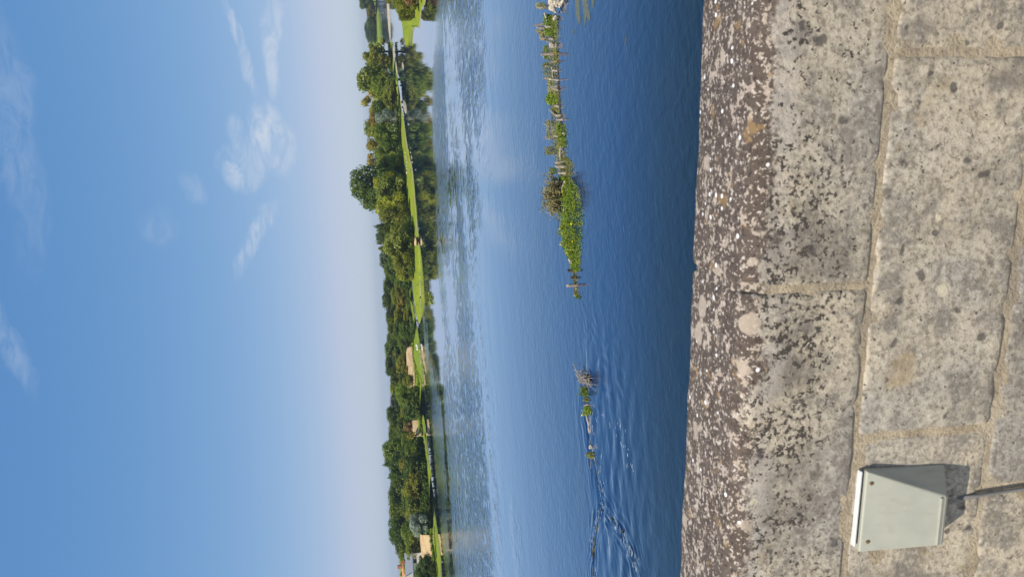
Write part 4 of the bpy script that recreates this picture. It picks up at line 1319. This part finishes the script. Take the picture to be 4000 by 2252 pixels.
def twigs(pix, label, name, seed, mat='twig'):
    mb = MB()
    for path, r in pix:
        base = at(path[0][0], path[0][1], 0.12)
        D = math.hypot(base[0], base[1])
        pts = [at_dist(x, y, D) for x, y in path]
        n = len(pts)
        mb.tube(pts, [r * (1 - .6 * i / max(1, n - 1)) for i in range(n)], 5)
    return tag(mb.build(name, M[mat]), label, "branch")
twigs([([(2276, 1474), (2262, 1460), (2250, 1451), (2248, 1440), (2243, 1427)], .022), ([(2243, 1427), (2238, 1424), (2239, 1416), (2246, 1409)], .013), ([(2243, 1427), (2250, 1421), (2258, 1417), (2269, 1416)], .012)],
      "bare crooked branch with two curled tips rising from the twig nest", "bare_branch", 1)
twigs([([(2146, 545), (2132, 538), (2118, 528)], .010), ([(2146, 545), (2128, 546), (2114, 548)], .009), ([(2146, 545), (2130, 530), (2122, 516)], .009), ([(2142, 542), (2124, 540), (2116, 536)], .008)],
      "fan of bare white twigs beside the grey-green herbs", "bare_branch", 2)
twigs([([(2172, 604), (2165, 612), (2160, 606), (2156, 600)], .012), ([(2172, 604), (2178, 615)], .012)], "forked bare stick by the olive sedge clump", "bare_branch", 3)
twigs([([(2148, 462), (2140, 470), (2134, 466), (2132, 478)], .010)], "crooked little twig over the two short pale stumps", "bare_branch", 4)
twigs([([(2196, 850), (2190, 862), (2186, 870)], .014), ([(2200, 842), (2186, 838), (2178, 842)], .018)], "dead twigs leaning out between grey bush and green herbs", "bare_branch", 5)
twigs([([(2202, 590), (2192, 600), (2186, 612)], .016), ([(2198, 575), (2190, 590)], .016)], "pale dead branch lying beside the grey log", "bare_branch", 6)


def nest():
    c = at(2302, 1477, 0)
    rnd = random.Random(3)
    mb = MB()
    for k in range(80):
        a = Vector((c[0], c[1], 0)) + Vector((rnd.gauss(0, .13), rnd.gauss(0, .26), rnd.uniform(0.0, .36)))
        d = Vector((rnd.gauss(0, .10), rnd.gauss(0, .3), rnd.gauss(0, .09)))
        mb.tube([a - d, a + Vector((0, 0, .02)), a + d], [.012, .014, .006], 4)
    tag(mb.build("twig_nest", M['twig']), "tangled heap of drift twigs at the upper end of the lower weir", "twig heap")
nest()


# drifting waterweed just under and at the surface
def mat_weed():
    m, nt = material("waterweed")
    P = nt.node('ShaderNodeNewGeometry').outputs['Position']
    a = nt.noise(nt.mapping(P, scale=(1, 4, 1)), 3.0, 4.0, .6)
    c = nt.mix(nt.ramp(a, .35, .65), (0.075, 0.085, 0.035), (0.13, 0.125, 0.045))
    finish(nt, c, 0.25, nt.bump(a, .4, .05), 0.5)
    return m
M['weed'] = mat_weed()
def weed(pts, label, seed, jag=(.65, 1.25)):
    rnd = random.Random(seed)
    n = len(pts)
    V, Fc = [], []
    dense = []
    for (a, b) in zip(pts[:-1], pts[1:]):
        for k in range(8):
            t = k / 8
            dense.append([a[q] + (b[q] - a[q]) * t for q in range(3)])
    dense.append(list(pts[-1]))
    for (x, y, w) in dense:
        w1 = w * rnd.uniform(*jag); w2 = w * rnd.uniform(*jag)
        for k, off in enumerate((-w1, 0, w2)):
            p = at(x + off, y, 0.004)
            V.append((p[0], p[1], 0.006 + (0.012 if k == 1 else 0.0)))
    for i in range(len(dense) - 1):
        for k in range(2):
            a = i * 3 + k
            Fc.append((a, a + 1, a + 4, a + 3))
    o = mesh_obj("waterweed", V, Fc, M['weed'], None, True)
    tag(o, label, "waterweed", "drifting strands of waterweed")
weed([(2256, -60, 8), (2256, 0, 9), (2257, 50, 10), (2262, 80, 6), (2261, 98, 1)], "widest olive waterweed strand drifting off the limestone pile", 1)
weed([(2284, -60, 10), (2285, 0, 12), (2289, 40, 12), (2300, 70, 6), (2302, 84, 1)], "second olive waterweed strand, beside the widest one", 2)
weed([(2284, 44, 6), (2286, 80, 4), (2285, 106, 1)], "slender waterweed strand trailing from the second one", 3)
weed([(2316, -40, 8), (2316, 10, 5), (2318, 38, 1)], "short waterweed strand nearest the picture's top edge towards the bridge", 4)
weed([(2200, 36, 4), (2210, 48, 5), (2216, 58, 1)], "little pale weed tuft just off the limestone pile", 5)
weed([(2240, 112, 1), (2241, 122, 3), (2242, 134, 1)], "tiny isolated weed scrap below the widest strand", 6)
weed([(2445, 136, 1), (2446, 155, 2), (2444, 176, 1)], "lone thin weed strip halfway to the bridge", 7)
weed([(2170, 150, 2), (2176, 170, 4), (2178, 120, 4), (2174, 95, 2)], "dull weed fringe beside the bright herb patch", 8)

# flecks of froth and painted white glints below the sill
def foam_glints():
    rs = np.random.RandomState(5)
    lines = [[(2352, 1962), (2405, 2040), (2450, 2110), (2490, 2220)], [(2300, 1640), (2330, 1760), (2362, 1930)], [(2400, 1640), (2430, 1700), (2460, 1780), (2480, 1840)], [(2352, 1990), (2330, 2050), (2318, 2150), (2314, 2260)],
             [(2310, 1580), (2340, 1620), (2420, 1600)]]
    V, Fc = [], []
    for q, L in enumerate(lines):
        for k in range((60, 34, 22, 30, 10)[q]):
            r = rs.rand() * (len(L) - 1); j = int(r); t = r - j
            p = at(L[j][0] + (L[j + 1][0] - L[j][0]) * t + rs.normal(0, 9), L[j][1] + (L[j + 1][1] - L[j][1]) * t + rs.normal(0, 10))
            b = len(V); ln = rs.uniform(.03, .14); wd = rs.uniform(.004, .011)
            a = rs.normal(0.25, 0.35); ca, sa = math.cos(a), math.sin(a)
            for (u, v) in ((-ln, 0), (-ln * .3, -wd), (ln * .4, -wd * .8), (ln, 0), (ln * .3, wd), (-ln * .4, wd * .9)):
                V.append((p[0] + u * ca - v * sa, p[1] + u * sa + v * ca, 0.05))
            Fc.append(tuple(range(b, b + 6)))
    m = mat_plain("foam_glints", (0.75, 0.78, 0.80), 0.7, 0.3, 0.05, 30.0)
    tag(mesh_obj("foam_glints", V, Fc, m), "white froth flecks and painted glints on the broken water below the lower weir", "foam_glints", None, 'stuff')
foam_glints()

M['sunken'] = mat_plain("sunken_weed_shade", (0.050, 0.048, 0.022), 0.9, 0.05, 0.4, 3.0, 0.5)  # weed ribbons that also paint the dark reflecting slopes of the waves
def weed_shade_line(pts, label, seed):
    weed(pts, label, seed, (.1, 1.3))
    o = [q for q in bpy.data.objects if q.name.startswith("waterweed")]
    o = max(o, key=lambda q: int(q.name.split('.')[-1]) if '.' in q.name else 0)
    o.data.materials[0] = M['sunken']
    o.location.z = -0.006
weed_shade_line([(2302, 1690, 3), (2312, 1750, 4), (2324, 1810, 5), (2338, 1880, 5), (2352, 1962, 2)], "dark weed line with painted wave shade curving on from the lower weir", 41)
weed_shade_line([(2352, 1968, 1), (2334, 2040, 3), (2320, 2120, 5), (2313, 2200, 7), (2312, 2300, 7)], "brown weed bed with painted wave shade reaching the picture's bottom edge", 42)
weed_shade_line([(2356, 1975, 2), (2380, 2010, 4), (2410, 2048, 3), (2440, 2090, 1)], "short dark weed streak with painted wave shade branching towards the bridge from the sill", 43)

# small reeds standing in the water off the island's tip
b = at(1681, 1165)
rs = np.random.RandomState(9)
pp = np.stack([b[0] + rs.normal(0, .3, 60), b[1] + rs.normal(0, 2.2, 60), rs.uniform(0, .5, 60)], 1)
leaf_scatter("reeds", pp, .3, 'herb', rs, "small green reeds standing in open water off the island's tip", "reeds", .1)


# ------------------------------------------------------------------ bridge parapet
Y_IN, Y_OUT = 1.343, 1.609
Z_TOP, Z_J1, Z_J2, Z_J3 = 7.312, 7.0405, 6.7175, 6.37
JT = 0.0058                                     # half joint
bridge = empty("stone_bridge", (0, Y_IN, Z_TOP - 1.1))
tag(bridge, "weathered limestone bridge parapet crusted with lichen and dark specks", "parapet")


def stone(x0, x1, z0, z1, y0, y1, coping, seed):
    """one dressed block: a closed ring of points in the y-z plane swept along x, edges rounded and worn"""
    rc = 0.030 if coping else 0.009           # radius of the inner top edge
    ring = []
    def arc(cy, cz, r, a0, a1, n):
        return [(cy + r * math.cos(a0 + (a1 - a0) * i / n), cz + r * math.sin(a0 + (a1 - a0) * i / n)) for i in range(n + 1)]
    rb = 0.007
    def edge(a, b, step):
        n = max(1, int(math.hypot(b[0] - a[0], b[1] - a[1]) / step))
        return [(a[0] + (b[0] - a[0]) * i / n, a[1] + (b[1] - a[1]) * i / n) for i in range(1, n)]
    crown = 0.008 if coping else 0.0
    A = arc(y0 + rb, z0 + rb, rb, 1.5 * math.pi, math.pi, 2)
    B = arc(y0 + rc, z1 - rc, rc, math.pi, 0.5 * math.pi, 5)
    ro = 0.012 if coping else 0.008
    Cc = arc(y1 - ro, z1 - ro, ro, 0.5 * math.pi, 0, 4)
    Dd = arc(y1 - rb, z0 + rb, rb, 0, -0.5 * math.pi, 2)
    ring = A + edge(A[-1], B[0], .014) + B + edge(B[-1], Cc[0], .014) + Cc + edge(Cc[-1], Dd[0], .08) + Dd + edge(Dd[-1], A[0], .09)
    n = len(ring)
    L = x1 - x0
    k = max(6, int(L / 0.02))
    xs = [x0, x0 + .0025, x0 + .006] + [x0 + .012 + (L - .024) * i / k for i in range(k + 1)] + [x1 - .006, x1 - .0025, x1]
    ins = [.007, .003, .001] + [0] * (k + 1) + [.001, .003, .007]
    cy, cz = (y0 + y1) / 2, (z0 + z1) / 2
    V, Fc = [], []
    for x, q in zip(xs, ins):
        for (y, z) in ring:
            yy = y + (q if y < cy else -q); zz = z + (q if z < cz else -q)
            if coping and z > z1 - .03:
                u = (y - y0) / (y1 - y0)
                zz += crown * (4 * u * (1 - u) - 1) * 0.9
            s = Vector((x * 9, yy * 9, zz * 9 + seed * .7))
            d = 0.0024 * mnoise.fractal(s, 0.9, 2.0, 4) + 0.0018 * mnoise.noise(Vector((x * 2.3, yy * 2, zz * 2.3 + seed)))
            ch = mnoise.noise(Vector((x * 26, yy * 26, zz * 26 + seed)))
            near_edge = min(abs(z - z0), 1.0 if coping else abs(z - z1), x - x0, x1 - x) < 0.012
            if near_edge and ch > 0.05:
                d -= 0.016 * (ch - .05)
            fy = -1 if y < cy - .4 * (y1 - y0) else (1 if y > cy + .4 * (y1 - y0) else 0)
            fz = 1 if z > z1 - .02 else 0
            V.append((x, yy + fy * d, zz + fz * d))
    for i in range(len(xs) - 1):
        for j in range(n):
            a = i * n + j; b = i * n + (j + 1) % n
            Fc.append((a, b, b + n, a + n))
    Fc.append(tuple(range(n))[::-1])
    Fc.append(tuple((len(xs) - 1) * n + j for j in range(n)))
    # object coordinates stay world-like so that the lichen runs on over the joints
    o = mesh_obj("stone", V, Fc, M['stone'], None, True)
    o.parent = bridge
    o.matrix_parent_inverse = Matrix.Translation(-Vector(bridge.location))
    return o


def course(joints, z0, z1, y0, y1, coping, seed):
    for i, (a, b) in enumerate(zip(joints[:-1], joints[1:])):
        stone(a + JT, b - JT, z0, z1, y0 + 0.002 * ((i * 7 + seed) % 3 - 1), y1, coping, seed + i)


course([-4.3, -3.05, -1.62, -0.341, 0.95, 2.2, 3.5], Z_J1 + JT, Z_TOP, Y_IN, Y_OUT, True, 2)
course([-4.3, -3.2, -2.3, -1.46, -0.668, 0.103, 0.92, 1.85, 2.7, 3.5], Z_J2 + JT, Z_J1 - JT, Y_IN + .002, Y_OUT - .004, False, 20)
course([-4.3, -3.6, -2.7, -1.75, -0.816, 0.25, 1.3, 2.3, 3.5], Z_J3 + JT, Z_J2 - JT, Y_IN, Y_OUT - .004, False, 40)
course([-4.3, -3.2, -2.2, -1.3, -0.3, 0.6, 1.6, 2.6, 3.5], Z_J3 - .33, Z_J3 - JT, Y_IN + .001, Y_OUT - .004, False, 60)
mb = MB()
_sec = [(Y_IN + .0045, Z_J3 - .36), (Y_IN + .0045, Z_TOP - .045), (Y_IN + .013, Z_TOP - .026), (Y_IN + .032, Z_TOP - .0125), (Y_IN + .08, Z_TOP - .0045), (Y_IN + .133, Z_TOP - .0025),
        (Y_OUT - .08, Z_TOP - .0045), (Y_OUT - .026, Z_TOP - .0085), (Y_OUT - .007, Z_TOP - .016), (Y_OUT - .005, Z_TOP - .04), (Y_OUT - .009, Z_J3 - .36)]
for _x in (-4.28, 3.48):
    mb.v += [(_x, a, b) for a, b in _sec]
_n = len(_sec)
mb.f = [tuple(range(_n)), tuple(range(2 * _n - 1, _n - 1, -1))] + [(i, i + _n, (i + 1) % _n + _n, (i + 1) % _n) for i in range(_n)]
o = mb.build("mortar", M['mortar']); o.parent = bridge; o.matrix_parent_inverse = Matrix.Translation(-Vector(bridge.location))
mb = MB()
mb.box((-4.3, Y_IN + .05, -1.5), (3.5, Y_OUT + .12, Z_J3 - .34))
o = mb.build("spandrel_wall", M['stone']); o.parent = bridge; o.matrix_parent_inverse = Matrix.Translation(-Vector(bridge.location))
mb = MB()
mb.box((-4.3, -6.0, Z_J3 - .75), (3.5, Y_IN + .045, Z_J3 - .36))
M['paving'] = mat_plain("grey_paving", (0.30, 0.28, 0.25), 0.9, 0.2, 0.15, 3.0, 0.3)
tag(mb.build("bridge_pavement", M['paving']), "grey pavement of the bridge under the photographer", "pavement", None, 'structure')


# ------------------------------------------------------------------ metal box on the parapet
def mat_paint():
    m, nt = material("grey_green_paint")
    P = nt.node('ShaderNodeTexCoord').outputs['Object']
    a = nt.noise(P, 14.0, 4.0, .6)
    b = nt.noise(P, 160.0, 3.0, .6)
    c = nt.mix(nt.ramp(a, .3, .7), (0.345, 0.345, 0.285), (0.39, 0.385, 0.315))
    c = nt.mix(nt.ramp(b, .66, .74, 0, .5), c, (0.30, 0.28, 0.22))
    g = nt.noise(nt.mapping(P, scale=(40, 40, 5)), 1.0, 4.0, .65)
    c = nt.mix(nt.ramp(g, .52, .75, 0, .45), c, (0.27, 0.25, 0.19))
    finish(nt, c, nt.ramp(a, .3, .7, .42, .55), nt.bump(b, .05, .002), .4)
    return m
M['paint'] = mat_paint()
M['white_edge'] = mat_plain("lit_edge_white", (0.62, 0.63, 0.62), 0.6, 0.4, 0.04, 20.0)  # flange whiter than the box paint: its lit, shiny edge put into colour
M['rust'] = mat_plain("rusty_screw", (0.14, 0.09, 0.05), 0.7, 0.3, 0.3, 300.0)
M['cable'] = mat_plain("grey_cable", (0.20, 0.19, 0.18), 0.7, 0.3, 0.08, 30.0)


def metal_box():
    e = empty("metal_box", (-0.835, Y_IN, 6.82))
    W = Vector(e.location)
    def L(x, y, z):
        return (x - W.x, y - W.y, z - W.z)
    bk = Y_IN + .004
    tr, tl = -0.737, -0.926
    zt = 7.018
    d0, d1 = 0.012, 0.056
    fr_, fl_ = -0.790, -0.902                # bottom corners of the front
    zb_f, zb_b = 6.858, 6.822
    def solid(name, ringf, ringb, mat, bev=0.004):
        me = bpy.data.meshes.new(name)
        n = len(ringf)
        v = [L(*p) for p in ringf] + [L(*p) for p in ringb]
        f = [tuple(range(n)), tuple(range(2 * n - 1, n - 1, -1))] + [(i, i + n, (i + 1) % n + n, (i + 1) % n) for i in range(n)]
        bm = bmesh.new()
        vs = [bm.verts.new(p) for p in v]
        for q in f:
            bm.faces.new([vs[i] for i in q])
        bmesh.ops.recalc_face_normals(bm, faces=bm.faces)
        if bev:
            bmesh.ops.bevel(bm, geom=list(bm.edges), offset=bev, segments=3, profile=.5, affect='EDGES')
        bm.to_mesh(me); bm.free()
        me.materials.append(mat)
        o = add(bpy.data.objects.new(name, me), e)
        return o
    hs_ = solid("housing", [(tl, Y_IN - d0, zt), (tr, Y_IN - d0, zt), (fr_, Y_IN - d1, zb_f), (fl_, Y_IN - d1, zb_f - .002)],
          [(tl, bk, zt), (tr, bk, zt), (tr - .009, bk, zb_b), (tl + .009, bk, zb_b)], M['paint'], .0035)
    # lower lip folded back under the front
    lip_ = solid("lip", [(fl_ + .001, Y_IN - d1 - .002, zb_f + .012), (fr_ - .001, Y_IN - d1 - .002, zb_f + .014), (fr_ - .001, Y_IN - d1 + .004, zb_f - .006), (fl_ + .001, Y_IN - d1 + .004, zb_f - .008)],
          [(fl_ + .001, Y_IN - d1 + .010, zb_f + .012), (fr_ - .001, Y_IN - d1 + .010, zb_f + .014), (fr_ - .001, Y_IN - d1 + .012, zb_f - .004), (fl_ + .001, Y_IN - d1 + .012, zb_f - .006)], M['paint'], .002)
    solid("top_flange", [(tl + .012, Y_IN - .009, zt + .0115), (tr - .002, Y_IN - .009, zt + .0115), (tr - .002, Y_IN - .009, zt + .0065), (tl + .012, Y_IN - .009, zt + .0065)],
          [(tl + .012, bk, zt + .0115), (tr - .002, bk, zt + .0115), (tr - .002, bk, zt + .0065), (tl + .012, bk, zt + .0065)], M['white_edge'], .002)
    lip_.parent = hs_
    for (px, py) in ((3405, 1886), (3390, 2114)):
        # foot of the screw on the sloping front
        best = None
        for dd in np.linspace(d0, d1, 40):
            p = at_plane(px, py, Y_IN - dd)
            t = (zt - p[2]) / (zt - zb_f)
            err = abs(d0 + (d1 - d0) * t - dd)
            if best is None or err < best[0]:
                best = (err, p, dd)
        p = best[1]
        mb = MB()
        mb.tube([L(p[0], p[1] + .004, p[2]), L(p[0], p[1] - .0015, p[2] + .0004), L(p[0], p[1] - .0025, p[2] + .0006)], [.0042, .0042, .0028], 10)
        mb.build("screw", M['rust'], hs_)
    mb = MB()
    a = at_plane(3815, 1930, Y_IN); b = at_plane(4010, 1903, Y_IN)
    mb.tube([L(a[0] - .01, Y_IN + .02, 6.80), L(a[0] - .004, Y_IN - .002, 6.775), L(a[0], Y_IN - .005, a[2]), L(b[0] + .002, Y_IN - .005, b[2]), L(b[0] + .012, Y_IN - .004, 6.40)], [.0042, .0042, .0045, .0045, .0045], 10)
    mb.build("cable", M['cable'], e, True)
    tag(e, "pale grey-green wedge-shaped metal box screwed to the stone parapet, cable below", "box")
metal_box()


# ------------------------------------------------------------------ summer haze over the valley
def haze():
    m = bpy.data.materials.new("summer_haze")
    m.use_nodes = True
    nt = NT(m.node_tree)
    v = nt.node('ShaderNodeVolumePrincipled', Color=(0.80, 0.88, 1.0, 1.0), Density=0.0002, Anisotropy=0.25)
    o = nt.node('ShaderNodeOutputMaterial')
    nt.t.links.new(v.outputs[0], o.inputs['Volume'])
    mb = MB()
    mb.box((-2700, -300, -3.0), (2700, 3200, 26.0))
    tag(mb.build("haze", m), "thin bluish summer haze over the whole valley", "haze", None, 'stuff')
haze()
